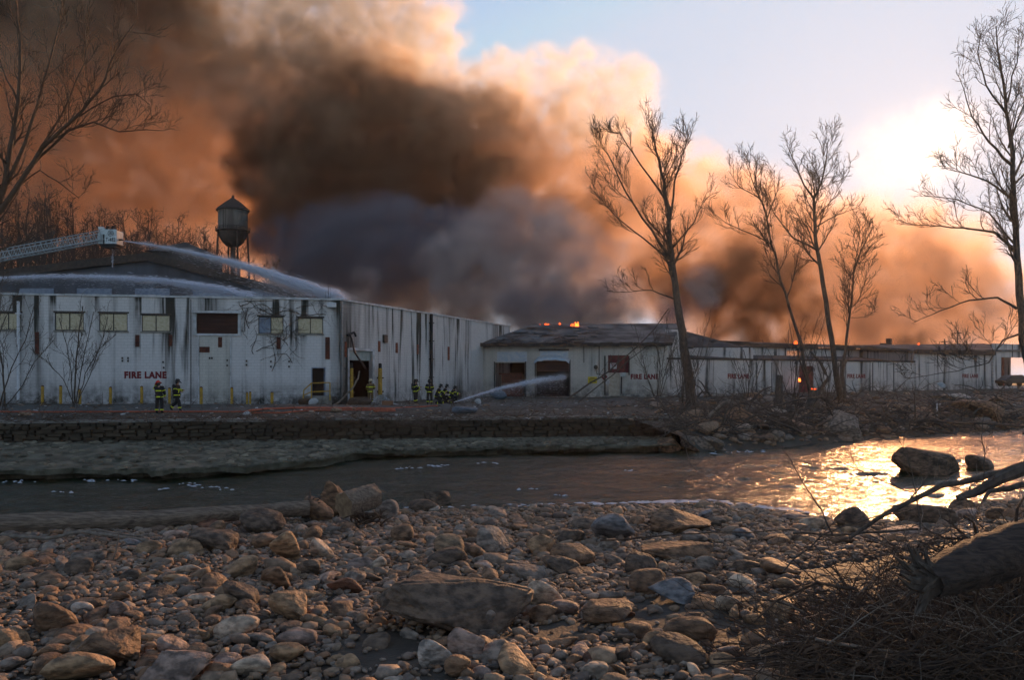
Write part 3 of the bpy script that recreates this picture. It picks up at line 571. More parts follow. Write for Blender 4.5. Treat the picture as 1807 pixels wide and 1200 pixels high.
# ------------------------------------------------------------------ water tower
WT = thing('water_tower', 'old conical roofed water tower with dark bowl bottom on steel legs', 'water tower', tuple(PX(411, 437, 150)))
YT = 150.; k_ = YT/F; zc = lambda py: 2.15-(py-665)*k_; bx_ = WT.location.x; bz = WT.location.z
def lat(prof, n=28): m = MB(); m.lathe([(r*k_, zc(y)-bz) for r, y in prof], n); return m
lat([(25, 407), (25.6, 406.5), (25, 392), (25.4, 391.5), (25, 377), (25.6, 376.5), (25, 371)]).build('tank', m_tank, WT, smooth=False)
lat([(4, 437), (11, 434.5), (18, 428), (23, 419), (25.2, 407.2), (25, 407)], 28).build('bowl', m_tankdark, WT, smooth=True)
lat([(28.5, 372.5), (28, 369.5), (16, 359), (3, 349.5), (2.2, 349)], 28).build('conical_roof', m_tankdark, WT)
lat([(2.2, 349.5), (2.2, 346.5), (.8, 344)], 8).build('finial', m_tankdark, WT)
lat([(24.8, 408.5), (29.5, 408.5), (29.5, 407.3), (24.8, 407.3)], 28).build('balcony', m_tankdark, WT)
m = MB(); R = 29.3*k_
for h in (401.5, 404.5): m.tube([(R*math.cos(t), R*math.sin(t), zc(h)-bz) for t in np.linspace(0, 2*math.pi, 33)], .04, 4, False)
for t in np.linspace(0, 2*math.pi, 25)[:-1]: m.tube([(R*math.cos(t), R*math.sin(t), zc(408)-bz), (R*math.cos(t), R*math.sin(t), zc(401.3)-bz)], .04, 4)
m.build('railing', m_tankdark, WT)
hz0 = float(hill_z(bx_, YT))-bz-1
for t in (.6, .6+math.pi/2, .6+math.pi, .6+1.5*math.pi):
    m = MB(); r0_, r1_ = 25.5*k_, 31*k_; m.tube([(r0_*math.cos(t), r0_*math.sin(t), zc(408)-bz), (r1_*math.cos(t), r1_*math.sin(t), hz0)], .17, 6); m.build('leg', m_tankdark, WT)
m = MB(); m.tube([(0, 0, 0), (0, 0, hz0)], .45, 10); m.build('riser_pipe', m_tankdark, WT)
m = MB(); a = -math.pi/2-.25; 
for s_ in (-.2, .2): m.tube([(25.8*k_*math.cos(a)+s_, 25.8*k_*math.sin(a), zc(406)-bz), (25.8*k_*math.cos(a)+s_, 25.8*k_*math.sin(a), zc(372)-bz)], .04, 4)
m.build('ladder', m_tankdark, WT)

# ------------------------------------------------------------------ aerial ladder and platform
YA = 68.
AL = thing('aerial_ladder', 'white lattice aerial ladder boom reaching in from the left edge', 'aerial ladder', tuple(PX(186, 428, YA)))
B0 = PX(184, 409, YA)-AL.location; T_ = PX(184, 424, YA)-AL.location
farL = [PX(-420, 537, YA-9)-AL.location, PX(-420, 522, YA-9)-AL.location]     # bottom, top chord far end
for side in (-.45, .45):
    m = MB(); m.tube([T_+Vector((0, side, 0)), farL[0]+Vector((0, side, 0))], .065, 6); m.build('base_rail', m_ladder, AL)
    m = MB(); m.tube([B0+Vector((0, side, .05)), farL[1]+Vector((0, side, 0))], .04, 6); m.build('top_rail', m_ladder, AL)
    m = MB(); n = 58
    for i in range(n):
        a = T_.lerp(farL[0], i/n); b = B0.lerp(farL[1], (i+.5)/n); c = T_.lerp(farL[0], (i+1)/n)
        for p, q in ((a, b), (b, c)): m.tube([p+Vector((0, side, 0)), q+Vector((0, side, 0))], .02, 4)
    m.build('lattice', m_ladder, AL)
m = MB()
for i in range(90):
    a = T_.lerp(farL[0], i/90); m.tube([a+Vector((0, -.45, .03)), a+Vector((0, .45, .03))], .022, 4)
m.build('rung', m_ladder, AL)['kind'] = 'stuff'
PF = thing('ladder_platform', 'white rescue bucket marked T-482 at the tip of the aerial ladder', 'bucket', tuple(PX(196, 436, YA)))
S_ = YA/F; fx = lambda px: (px-196)*S_; fz = lambda py: (436-py)*S_
m = MB(); m.bx(fx(191), fx(211), -.55, -.50, fz(431.5), fz(406.5)); m.build('front_panel', m_ladder, PF)
m = MB(); m.bx(fx(211)-.05, fx(211), -.49, .6, fz(431.5), fz(408)); m.build('side_panel', m_ladder, PF)
m = MB(); m.bx(fx(183), fx(190.7), -.55, -.50, fz(415), fz(405)); m.build('front_panel', m_ladder, PF)
m = MB(); m.bx(fx(181.5), fx(212), -.6, .65, fz(434), fz(432)); m.bx(fx(184), fx(209), -.5, .55, fz(437.5), fz(434)); m.build('deck', m_black, PF)
m = MB()
for px in (182, 186.5, 190.8, 201, 210.7): 
    for yy in (-.52, .6): m.tube([(fx(px), yy, fz(432)), (fx(px), yy, fz(407))], .03, 5)
for z in (407, 415, 424): m.tube([(fx(182), .6, fz(z)), (fx(211), .6, fz(z))], .03, 5)
m.tube([(fx(182), -.52, fz(424)), (fx(191), -.52, fz(424))], .03, 5); m.build('rail', m_ladder, PF)
m = MB(); m.bx(fx(178.5), fx(186.5), -.5, -.1, fz(406.5), fz(401.5)); m.build('control_box', m_white, PF)
m = MB(); m.bx(fx(184), fx(182)+.02, -.3, .3, fz(432), fz(412)); m.bx(fx(176), fx(183), -.35, .35, fz(431), fz(411)); m.build('pivot_bracket', m_ladder, PF)
m = MB(); m.tube([(fx(211), -.1, fz(423.5)), (fx(216), -.12, fz(423.5)), (fx(219), -.12, fz(424.2))], [.09, .07, .04], 8); m.build('water_cannon', m_black, PF)
t_ = letters(None, (fx(192.2), fx(209), fz(428.3), fz(421)), 'T-482', m_black, None, 'lettering', -.556, .02); t_.parent = PF
m = MB()
def ring_y(m, cx, cz, r0, r1, y, n=24):
    V = []; 
    for i in range(n):
        t = i*2*math.pi/n
        for r, yy in ((r0, y), (r1, y), (r1, y+.006), (r0, y+.006)): V.append((cx+r*math.cos(t), yy, cz+r*math.sin(t)))
    m.add(V, [(4*i+k, 4*((i+1) % n)+k, 4*((i+1) % n)+(k+1) % 4, 4*i+(k+1) % 4) for i in range(n) for k in range(4)])
ex, ez_ = fx(201), fz(413.5); ring_y(m, ex, ez_, .19, .235, -.562); ring_y(m, ex, ez_, .10, .13, -.562); m.box((ex-.03, -.559, ez_), (.035, .006, .22)); m.box((ex+.02, -.559, ez_+.05), (.12, .006, .03)); m.box((ex+.03, -.559, ez_-.04), (.03, .006, .12)); m.build('emblem', m_black, PF)
# ------------------------------------------------------------------ retaining wall and apron
RW = thing('retaining_wall', 'rubble stone river wall with a sloping cobbled apron and pale concrete coping', 'retaining wall', (-10, 42, -1))
rs = np.random.RandomState(5)
xs = np.linspace(-79, 8.9, 140)
def wtop(x): return float(np.interp(x, wallX, wallZ))
def wbot(x): return float(np.interp(x, wallX, wbZ))
m = MB(); V = []
for x in xs: y = float(fw(x)); V += [(x, y, wbot(x)-.6), (x, y, wtop(x)-.05), (x, y+.5, wtop(x)-.05)]
m.add(V, [(3*i+k, 3*i+3+k, 3*i+4+k, 3*i+1+k) for i in range(139) for k in range(2)]); wpart(m, 'wall_core', m_wallobj, RW)
def stone_box(rs, w_, h_, d_):     # 8 corner irregular block, bevelled look from jittered corners
    v = np.array([(-1,-1,-1),(1,-1,-1),(1,1,-1),(-1,1,-1),(-1,-1,1),(1,-1,1),(1,1,1),(-1,1,1)], float)*.5
    v[:, :] *= rs.uniform(.78, 1.0, (8, 3)); v[:4, 1] *= 1; v[[0, 1, 4, 5], 0] *= .88; v[[0, 1, 4, 5], 2] *= .86
    return v*np.array([w_, d_, h_])
QF = [(3,2,1,0),(4,5,6,7),(0,1,5,4),(1,2,6,5),(2,3,7,6),(3,0,4,7)]
cells = []
rows = 6
x = -45.
for r in range(rows):
    x = -40.+rs.uniform(0, .4)
    while x < 8.7:
        w_ = rs.uniform(.25, .85); top = wtop(x)-.06; bot = wbot(x)-.12; h_ = (top-bot)/rows
        y = float(fw(x)); cells.append((x+w_/2, y, bot+h_*(r+.5)+rs.uniform(-.05, .05), w_*1.06, h_*rs.uniform(.9, 1.25))); x += w_
vis = [c for c in cells if -26 < c[0]]; vis.sort(key=lambda c: -c[3]*c[4]/c[1]**2); pick = vis[:300]; pk = set(map(id, pick))
shared = []
for k in range(8):
    mm = MB(); mm.add(stone_box(rs, 1, 1, 1), QF); shared.append(mm.mesh('stone', m_wallobj))
for i, c in enumerate(pick):
    o = link(bpy.data.objects.new('stone', shared[i % 8])); o.parent = RW; o.location = (c[0]-RW.location.x, c[1]-.03-rs.uniform(0, .06)-RW.location.y, c[2]-RW.location.z); o.scale = (c[3], .22, c[4]); o.rotation_euler = (0, rs.uniform(-.05, .05), .2+rs.uniform(-.05, .05)); g = rs.uniform(.7, 1.25); o.color = (g, g*.97, g*.9, 1)
m = MB()
for c in cells:
    if id(c) in pk: continue
    m.add(stone_box(rs, c[3], c[4], .22)+np.array([c[0], c[1]-.04-rs.uniform(0, .05), c[2]]), QF, rs.uniform())
wpart(m, 'stone', m_wallstone, RW)['kind'] = 'stuff'
k = 0; x = -79.
while x < 8.4:
    L_ = rs.uniform(1.6, 3.6)
    if not (-14 < x < -12.5):
        y = float(fw(x+L_/2)); a = math.atan2(float(fw(x+L_)-fw(x)), L_); m = MB(); m.box((0, 0, 0), (L_/math.cos(a)-.03, .55, .14)); v = m.v[0]; v += rs.uniform(-.025, .025, v.shape)
        o = m.build('coping', m_conc, RW); o.location = (x+L_/2-RW.location.x, y+.12-RW.location.y, wtop(x)+rs.uniform(-.02, .03)-RW.location.z); o.rotation_euler = (rs.uniform(-.03, .03), rs.uniform(-.012, .012), a)
    x += L_
# apron surface: from the wall foot down to the ragged, undercut toe
nx, nv = 320, 26; X = np.linspace(-79, 8.85, nx); V = np.zeros((nx, nv+3, 3))
tj = .6*noise3(np.stack([X*1.3, X*0], -1), 44)+.3*noise3(np.stack([X*6, X*0], -1), 45)
def apz(x, v):   # v 0 at wall, 1 at toe
    return np.interp(x, wallX, wbZ)*(1-v)+(WZ+.42)*v+.12*np.sin(v*math.pi)
for j in range(nv):
    v = j/(nv-1); y = fw(X)*(1-v)+(ft(X)+tj)*v; P = np.stack([X, y], -1)
    V[:, j] = np.stack([X, y, apz(X, v)+.09*noise3(P*1.1, 46)+.08*noise3(P*4, 47)], -1)
V[:, nv] = V[:, nv-1]+np.array([0, .02, -.0]); V[:, nv, 2] -= np.clip(.16+.14*noise3(np.stack([X*2, X*0], -1), 48), .03, .5)
V[:, nv+1] = V[:, nv]+np.array([0, .9, .05]); V[:, nv+2] = V[:, nv+1]+np.array([0, .1, -.7])
m = MB(); nn = nv+3; q = (np.arange(nx-1)[:, None]*nn+np.arange(nn-1)[None, :]).ravel(); m.add(V.reshape(-1, 3), np.stack([q, q+1, q+nn+1, q+nn], 1).tolist()); wpart(m, 'apron', m_apron, RW)
st = []
for i in range(2600):
    x = rs.uniform(-38, 8.6); v = rs.uniform(.03, 1.0)**.85; t_ = float(np.interp(x, X, tj)); y = float(fw(x))*(1-v)+(float(ft(x))+t_)*v
    if noise3(np.array([x*.25, y*.25]), 50) < -.25 and rs.rand() < .7: continue
    st.append((x, y, float(apz(x, v)), rs.uniform(.16, .48), rs.uniform(.14, .36)))
st2 = sorted(st, key=lambda c: -c[3]*c[4]/c[1]**2 if abs(c[0]/c[1]) < .6 else 0); pick = st2[:300]; rest = st2[300:]
def cobble(rs, n=7):
    a = np.sort(np.arange(n)*2*np.pi/n+rs.uniform(-.3, .3, n)); r = rs.uniform(.75, 1.05, n)
    lo_ = np.stack([np.cos(a)*r*.5, np.sin(a)*r*.5, np.full(n, -.5)], 1); hi_ = np.stack([np.cos(a)*r*.36, np.sin(a)*r*.36, np.full(n, .35)+rs.uniform(-.1, .1, n)], 1)
    return np.concatenate([lo_, hi_, [[0, 0, .5]]]), [(i, (i+1) % n, (i+1) % n+n, i+n) for i in range(n)]+[(i+n, (i+1) % n+n, 2*n) for i in range(n)]
shared = []
for k in range(10): mm = MB(); mm.add(*cobble(rs)); shared.append(mm.mesh('stone', m_apronobj))
for i, c in enumerate(pick):
    o = link(bpy.data.objects.new('stone', shared[i % 10])); o.parent = RW; o.location = (c[0]-RW.location.x, c[1]-RW.location.y, c[2]+.06-RW.location.z); o.scale = (c[3]*1.3, c[4]*1.3, .09); o.rotation_euler = (.12+rs.uniform(-.1, .1), rs.uniform(-.15, .15), rs.uniform(-.5, .5)); g = rs.uniform(.6, 1.5); o.color = (g, g, g*.95, 1)
m = MB()
for c in rest: v, f = cobble(rs, 6); m.add(v*np.array([c[3]*1.3, c[4]*1.3, .08])+np.array([c[0], c[1], c[2]+.05]), f, rs.uniform())
for i in range(60):
    x = rs.uniform(-30, 8.6); t_ = float(np.interp(x, X, tj)); y = float(ft(x))+t_+rs.uniform(-.12, .12); v, f = cobble(rs, 6); a = rs.uniform(.15, .5); m.add(v*np.array([a*1.3, a, .1])+np.array([x, y+.1, WZ+.45]), f, rs.uniform())
wpart(m, 'stone', m_apronstone, RW)['kind'] = 'stuff'

# ------------------------------------------------------------------ trees
class Tree:
    def __init__(s, seed): s.r = random.Random(seed); s.limbs = []; s.tw = MB(); s.count = 0
    def path(s, p, d, L, n, jit, up):
        P = [Vector(p)]; d = Vector(d).normalized(); r = s.r
        for i in range(n):
            d = (d+Vector((r.gauss(0, jit), r.gauss(0, jit), r.gauss(0, jit)+up))).normalized(); P.append(P[-1]+d*L/n)
        return P
    def grow(s, P, r0, r1, lv, cfg, mb=None, top=None):
        """tube along P, children off it"""
        n = len(P); tgt = mb if mb is not None else s.tw
        tgt.tube(P, np.linspace(r0, r1, n)**1.0, (8, 6, 4, 3, 3, 3)[min(lv, 5)], cap=(lv < 2)); s.count += 1
        if lv >= cfg['depth']: return
        L = sum((P[i+1]-P[i]).length for i in range(n-1)); r = s.r; nc = max(1, int(round(min(L*cfg['den'][lv]*(1-cfg['t0'][lv]), 40)*r.uniform(.8, 1.2))))
        for k in range(nc):
            t = cfg['t0'][lv]+(1-cfg['t0'][lv])*(k+r.random())/nc; f = t*(n-1); i = min(int(f), n-2); p = P[i].lerp(P[i+1], f-i); dr = (P[i+1]-P[i]).normalized()
            az = r.uniform(0, 6.283); ax = dr.orthogonal().normalized(); ax.rotate(Matrix.Rotation(az, 3, dr)); ang = cfg['ang'][lv]*r.uniform(.65, 1.3)
            d = dr*math.cos(ang)+ax*math.sin(ang)
            if d.z < cfg.get('minz', -.3): d.z *= -.4
            l = cfg['len'][lv]*min(L, 11)*r.uniform(.6, 1.1)*(1-.66*t if lv == 0 else 1-.4*t)
            l = max(l, cfg.get('lmin', (1.1, .7, .45, .3)[lv])); rad = (r0+(r1-r0)*t); cr = max(min(rad*.62, rad), cfg['rmin'])*r.uniform(.7, 1)
            if lv == 0: cr = max(rad*.5*r.uniform(.6, 1), cfg['rmin'])
            Q = s.path(p, d, l, (9, 7, 5, 4, 3)[min(lv, 4)], cfg['jit'], cfg['up'][lv])
            if lv == 0: lm = MB(); s.limbs.append(lm); s.grow(Q, cr, max(cr*.22, cfg['rmin']), lv+1, cfg, lm)
            else: s.grow(Q, cr, max(cr*.3, cfg['rmin']*.7), lv+1, cfg)
CF = dict(den=[1.5, 1.9, 2.2, 2.4], depth=4, n=[20, 6, 5, 3], t0=[.3, .15, .15, .1], ang=[.7, .55, .5, .5], len=[.55, .6, .6, .6], up=[.06, .05, .02, 0], jit=.10, rmin=.012)
def bare_tree(name, label, base, spines, cfg, seed, mat=None, cat='tree', group=None):
    """spines: list of (points, r0, r1); first is the trunk"""
    T = Tree(seed); mat = mat or m_bark; th = thing(name, label, cat, tuple(base), group=group)
    for si, (P, r0, r1) in enumerate(spines):
        # refine with a little wobble
        Q = [Vector(P[0])]
        for a, b in zip(P[:-1], P[1:]):
            a = Vector(a); b = Vector(b); 
            for k in range(1, 4): Q.append(a.lerp(b, k/3)+Vector([T.r.gauss(0, .012)*(b-a).length for _ in range(3)])*(k < 3))
        n = len(Q); tm = MB(); rr = r0+(r1-r0)*np.linspace(0, 1, n)**.8; tm.tube(Q, rr, 10, True)
        if si == 0:      # root flare
            for k in range(5): a = k*1.26+T.r.random(); tm.tube([Q[0]+Vector((0, 0, r0*1.6)), Q[0]+Vector((math.cos(a)*r0*1.3, math.sin(a)*r0*1.3, .1)), Q[0]+Vector((math.cos(a)*r0*3, math.sin(a)*r0*3, -.25))], [r0*.7, r0*.5, r0*.15], 6)
        wpart(tm, 'trunk' if si == 0 else 'stem', mat, th, smooth=True)
        c = dict(cfg); T.limbs = []; save = T.tw
        dm = MB(); T.grow(Q, r0, r1, 0, c, dm)
        for lm in T.limbs: wpart(lm, 'limb', mat, th)
    if T.tw.v: wpart(T.tw, 'crown', mat, th)
    return th
def GP(px, py): return hit_ground(px, py, gf, 38., 128.)
def pts(l, Y0, dy=0): return [PX(x, y, Y0+dy*i) for i, (x, y) in enumerate(l)]
# tall oval-crowned tree, centre right
Y1 = 58.
sp = pts([(1224, 722), (1212, 640), (1200, 565), (1187, 470), (1180, 400), (1172, 320), (1158, 240), (1146, 178)], Y1)
side = [([(1187, 462), (1150, 405), (1105, 340), (1072, 270), (1058, 255)], .14), ([(1184, 440), (1225, 392), (1245, 345)], .10), ([(1180, 400), (1190, 320), (1212, 250), (1215, 240)], .12), ([(1187, 462), (1135, 420), (1085, 380), (1050, 340)], .10), ([(1195, 530), (1150, 512), (1095, 515)], .08),([(1176, 355), (1130, 290), (1095, 235), (1085, 232)], .10)]
C1 = dict(CF, den=[1.9, 3.2, 4.4, 4.4], n=[15, 6, 4, 3], t0=[.36, .12, .1, .1], len=[.42, .62, .62, .6], ang=[.55, .5, .45, .5], up=[.12, .10, .05, 0], rmin=.014)
C1s = dict(C1)
def multi(name, label, Y, main, sides, r0, cfg, seed, mat=None, depthj=.9, cat='tree'):
    P = pts(main, Y); base = P[0]; S = [(P, r0*.85, .025)]; r = random.Random(seed)
    for s_, q in sides:
        d = r.uniform(-1, 1)*depthj; S.append((pts(s_, Y, d), q*.8, .015))
    return bare_tree(name, label, base, S, cfg, seed, mat, cat)
multi('bare_tree', 'tall leaning bare tree with oval crown at the river bank edge, centre right', Y1, [(1224, 724), (1212, 640), (1200, 565), (1187, 470), (1180, 400), (1172, 320), (1158, 268), (1148, 218)], side, .46, dict(C1, n=[12, 6, 4, 3]), 11)
C2 = dict(CF, den=[1.9, 3.2, 4.4, 4.2], n=[8, 6, 4, 2], t0=[.3, .12, .1, .1], len=[.42, .62, .62, .6], ang=[.65, .55, .5, .5], up=[.10, .07, .03, 0], rmin=.014)
multi('bare_tree', 'bare tree with twin forking top rising from the debris in front of the red door', 64, [(1484, 705), (1468, 600), (1452, 500), (1440, 430), (1437, 380), (1436, 350), (1450, 320), (1458, 280), (1462, 245)],
      [([(1440, 440), (1400, 420), (1365, 375), (1352, 345)], .11), ([(1437, 352), (1418, 325), (1402, 285), (1388, 255)], .12), ([(1440, 400), (1475, 380), (1510, 368)], .07), ([(1438, 390), (1470, 350), (1500, 300)], .05)], .27, C2, 12)
multi('bare_tree', 'slender bare tree leaning left between the two taller river trees', 66, [(1432, 705), (1415, 610), (1392, 540), (1372, 470), (1358, 415), (1350, 370), (1330, 325), (1316, 285)],
      [([(1362, 430), (1320, 410), (1285, 395), (1262, 378)], .07), ([(1354, 385), (1368, 345), (1366, 300)], .06), ([(1346, 355), (1305, 330), (1285, 300)], .06)], .17, C2, 13)
multi('bare_tree', 'crooked small bare tree right of the red door with a curved stem', 62, [(1490, 708), (1488, 640), (1496, 580), (1503, 530), (1506, 480), (1520, 440), (1540, 400)],
      [([(1506, 480), (1516, 425), (1518, 390)], .05), ([(1500, 560), (1530, 560), (1550, 545)], .03)], .16, dict(C2, n=[7, 6, 4, 2], len=[.4, .6, .6, .6]), 14)
multi('bare_tree', 'big dark bare tree cut by the right edge of the photograph', 50, [(1836, 760), (1815, 640), (1799, 520), (1793, 420), (1788, 330), (1783, 240), (1774, 170), (1762, 100), (1758, 45)],
      [([(1790, 440), (1755, 410), (1700, 402), (1640, 398), (1590, 395)], .13), ([(1786, 350), (1740, 318), (1700, 305), (1676, 298)], .10), ([(1795, 545), (1760, 525), (1710, 530), (1660, 548), (1610, 570)], .11), ([(1784, 290), (1745, 250), (1715, 205), (1690, 130)], .12), ([(1780, 260), (1800, 200), (1815, 150)], .09), ([(1798, 590), (1770, 600), (1745, 640), (1690, 655), (1600, 668)], .08), ([(1790, 430), (1745, 375), (1690, 352), (1630, 345)], .09),([(1776, 200), (1740, 150), (1725, 90), (1735, 50)], .09),([(1778, 180), (1795, 110), (1800, 50)], .07)],
      .36, dict(C2, n=[8, 6, 5, 3], len=[.40, .6, .6, .6], rmin=.012), 15)
# left: near multi-stemmed tree, out of frame at its foot
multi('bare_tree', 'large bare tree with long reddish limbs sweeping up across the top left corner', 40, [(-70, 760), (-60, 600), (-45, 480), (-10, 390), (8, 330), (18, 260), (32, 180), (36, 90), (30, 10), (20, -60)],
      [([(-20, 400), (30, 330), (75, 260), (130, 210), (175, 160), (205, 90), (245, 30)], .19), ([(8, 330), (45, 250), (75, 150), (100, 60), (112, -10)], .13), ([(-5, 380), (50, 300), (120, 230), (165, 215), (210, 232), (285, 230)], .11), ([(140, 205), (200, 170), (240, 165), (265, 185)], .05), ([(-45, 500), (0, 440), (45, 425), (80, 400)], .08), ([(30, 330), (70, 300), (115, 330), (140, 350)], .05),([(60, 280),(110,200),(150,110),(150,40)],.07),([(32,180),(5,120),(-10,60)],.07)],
      .30, dict(C2, n=[8, 6, 4, 3], len=[.30, .58, .6, .6], rmin=.009, jit=.13), 16, m_barklit)
# sapling in front of the warehouse
multi('sapling', 'thin many stemmed sapling in front of the yellowed warehouse windows', 46, [(132, 712), (133, 660), (136, 620), (140, 580), (146, 540)],
      [([(128, 712), (126, 660), (118, 610), (104, 560)], .035), ([(134, 712), (142, 660), (152, 610), (165, 550)], .04), ([(138, 712), (150, 660), (172, 620), (205, 590)], .035), ([(130, 712), (112, 670), (85, 640), (60, 620)], .03), ([(136, 712), (160, 660), (180, 600), (190, 560)], .03)],
      .06, dict(C2, n=[9, 6, 4, 2], t0=[.2, .1, .1, .1], len=[.4, .55, .55, .5], rmin=.008, ang=[.5, .5, .5, .5], den=[2.5, 3, 3, 3], lmin=.3), 17)
multi('bush', 'tangled leafless bush at the left edge before the warehouse', 44, [(8, 716), (5, 650), (-5, 590), (-20, 530)],
      [([(0, 716), (20, 650), (45, 600), (60, 540)], .045), ([(-8, 716), (-20, 640), (10, 560), (30, 520)], .04), ([(10, 716), (40, 680), (60, 640), (95, 600)], .035), ([(-20, 716), (-30, 640), (-10, 540), (10, 480)], .05)],
      .06, dict(C2, n=[10, 6, 5, 3], t0=[.2, .2, .1, .1], len=[.35, .4, .45, .5], rmin=.008, ang=[.6, .5, .5, .6], den=[2.5, 3, 3.5, 3], lmin=.3), 18, cat='bush')
# brush growing round the leaning tree, and shrubs by the low range
for i, (px, py, Y, s_, lab) in enumerate([(1205, 712, 57, 1., 'dense twiggy scrub climbing round the leaning tree foot'), (1160, 700, 62, .8, 'dark scrub before the FIRE LANE lettering of the loading bays'), (1400, 702, 63, .9, 'scrub at the foot of the slender leaning tree'), (1460, 704, 63, .7, 'short scrub between the forked tree and the crooked tree'), (1320, 700, 66, .55, 'low scrub in front of the second FIRE LANE sign')]):
    r = random.Random(i); sd = []
    for k in range(7):
        a = r.uniform(-1, 1); sd.append(([(px+a*8, py), (px+a*35*s_, py-60*s_), (px+a*70*s_, py-(110+r.uniform(0, 60))*s_)], .035))
    multi('scrub', lab, Y, [(px, py), (px+5, py-70*s_), (px-8, py-150*s_)], sd, .05, dict(C2, n=[8, 6, 4, 3], t0=[.2, .2, .1, .1], len=[.35, .45, .5, .5], rmin=.009, ang=[.6, .6, .6, .6], den=[2, 2, 2, 2], lmin=.4), 30+i, cat='scrub')
# hillside trees (a few source trees, copied)
hs_src = []
for k in range(5):
    T = bare_tree('hillside_tree', 'x', (0, 0, 0), [([(0, 0, -1), (.2, .1, 3), (.1*k, .3, 6.5), (.3*k-.5, 0, 11)], .22, .03)], dict(CF, den=[2.6, 2.4, 2.2, 1.6], t0=[.2, .12, .1, .1], len=[.38, .55, .55, .5], ang=[.8, .65, .6, .6], up=[.06, .03, .0, 0], rmin=.022, jit=.12), 50+k, m_bark, group='bare trees along the hillside crest')
    hs_src.append(T)
hr = random.Random(7)
def ordn(i):
    i += 1; return f"{i}{'th' if 10 < i % 100 < 14 else {1: 'st', 2: 'nd', 3: 'rd'}.get(i % 10, 'th')}"
spots = []
for px in range(-60, 392, 7): spots.append((px+hr.uniform(-5, 5), hr.uniform(128, 185)))
for px in range(-40, 500, 11): spots.append((px+hr.uniform(-4, 4), hr.uniform(116, 144)))
spots.sort()
for i, (px, Y) in enumerate(spots):
    x = (px-903.5)/F*Y; z = float(hill_z(x, Y)); topy = np.interp(px, [-60, 60, 110, 150, 200, 260, 330, 390], [330, 335, 345, 380, 368, 378, 385, 420])+hr.uniform(-12, 18)
    if Y < 145: topy = np.interp(px, [-40, 150, 350, 420, 500], [400, 425, 428, 440, 480])+hr.uniform(-12, 12)
    H = (2.15-(topy-665)/F*Y)-z; H = min(max(H, 4), 20)
    src = hs_src[i % 5]
    if i < 5: t = src
    else:
        t = link(src.copy())
        for ch in src.children: c = link(ch.copy()); c.parent = t
    t.location = (x, Y, z); s_ = H/11.5; t.scale = (s_*.9, s_*.9, s_); t.rotation_euler = (0, 0, hr.uniform(0, 6.28)); t['label'] = f'leafless tree on the dark hillside behind the works, {ordn(i)} from the left'; t['group'] = 'bare trees along the hillside crest'
# vines on the front wall
VN = thing('wall_vine', 'leafless creeper spreading over the warehouse wall around the last two windows', 'vine', tuple(LF.world(LF.s(470), -.05, 3)))
vr = random.Random(4); m = MB()
def vine(px, py, dx, dy, L, lv):
    P = []; x, y = px, py; a = math.atan2(dy, dx)
    for k in range(int(L/6)+2): P.append(LF.world(LF.s(x), -.05-.02*lv, LF.z(x, y))); a += vr.gauss(0, .28); x += 6*math.cos(a); y += 6*math.sin(a); y = max(y, 531); 
    m.tube(P, [(.026, .015, .009)[lv]*(1-.6*k/len(P)) for k in range(len(P))], 4)
    if lv < 2:
        for k in range(int(L/14)): q = P[vr.randrange(len(P))]; sx_ = px+(k+1)*14*math.cos(math.atan2(dy, dx)); sy_ = py+(k+1)*14*math.sin(math.atan2(dy, dx)); vine(sx_, sy_, dx+vr.gauss(0, .8), dy+vr.gauss(0, .8), L*.5, lv+1)
for a in [(482, 556, -1, -.35, 60), (482, 556, 1, -.3, 100), (480, 550, -.6, -.5, 50), (575, 555, -1, 0, 120), (440, 580, -.3, -1, 40), (447, 625, -.4, -1, 45), (452, 620, 1, -.6, 40), (508, 610, .1, -1, 45), (515, 640, -.2, -1, 60), (480, 655, .4, -1, 60), (425, 540, 1, .1, 60), (432, 585, .5, -1, 40), (500, 600, .7, -.6, 40)]: vine(*a, 0)
wpart(m, 'stems', m_bark, VN)
print('trees', round(time.time()-T0, 1))
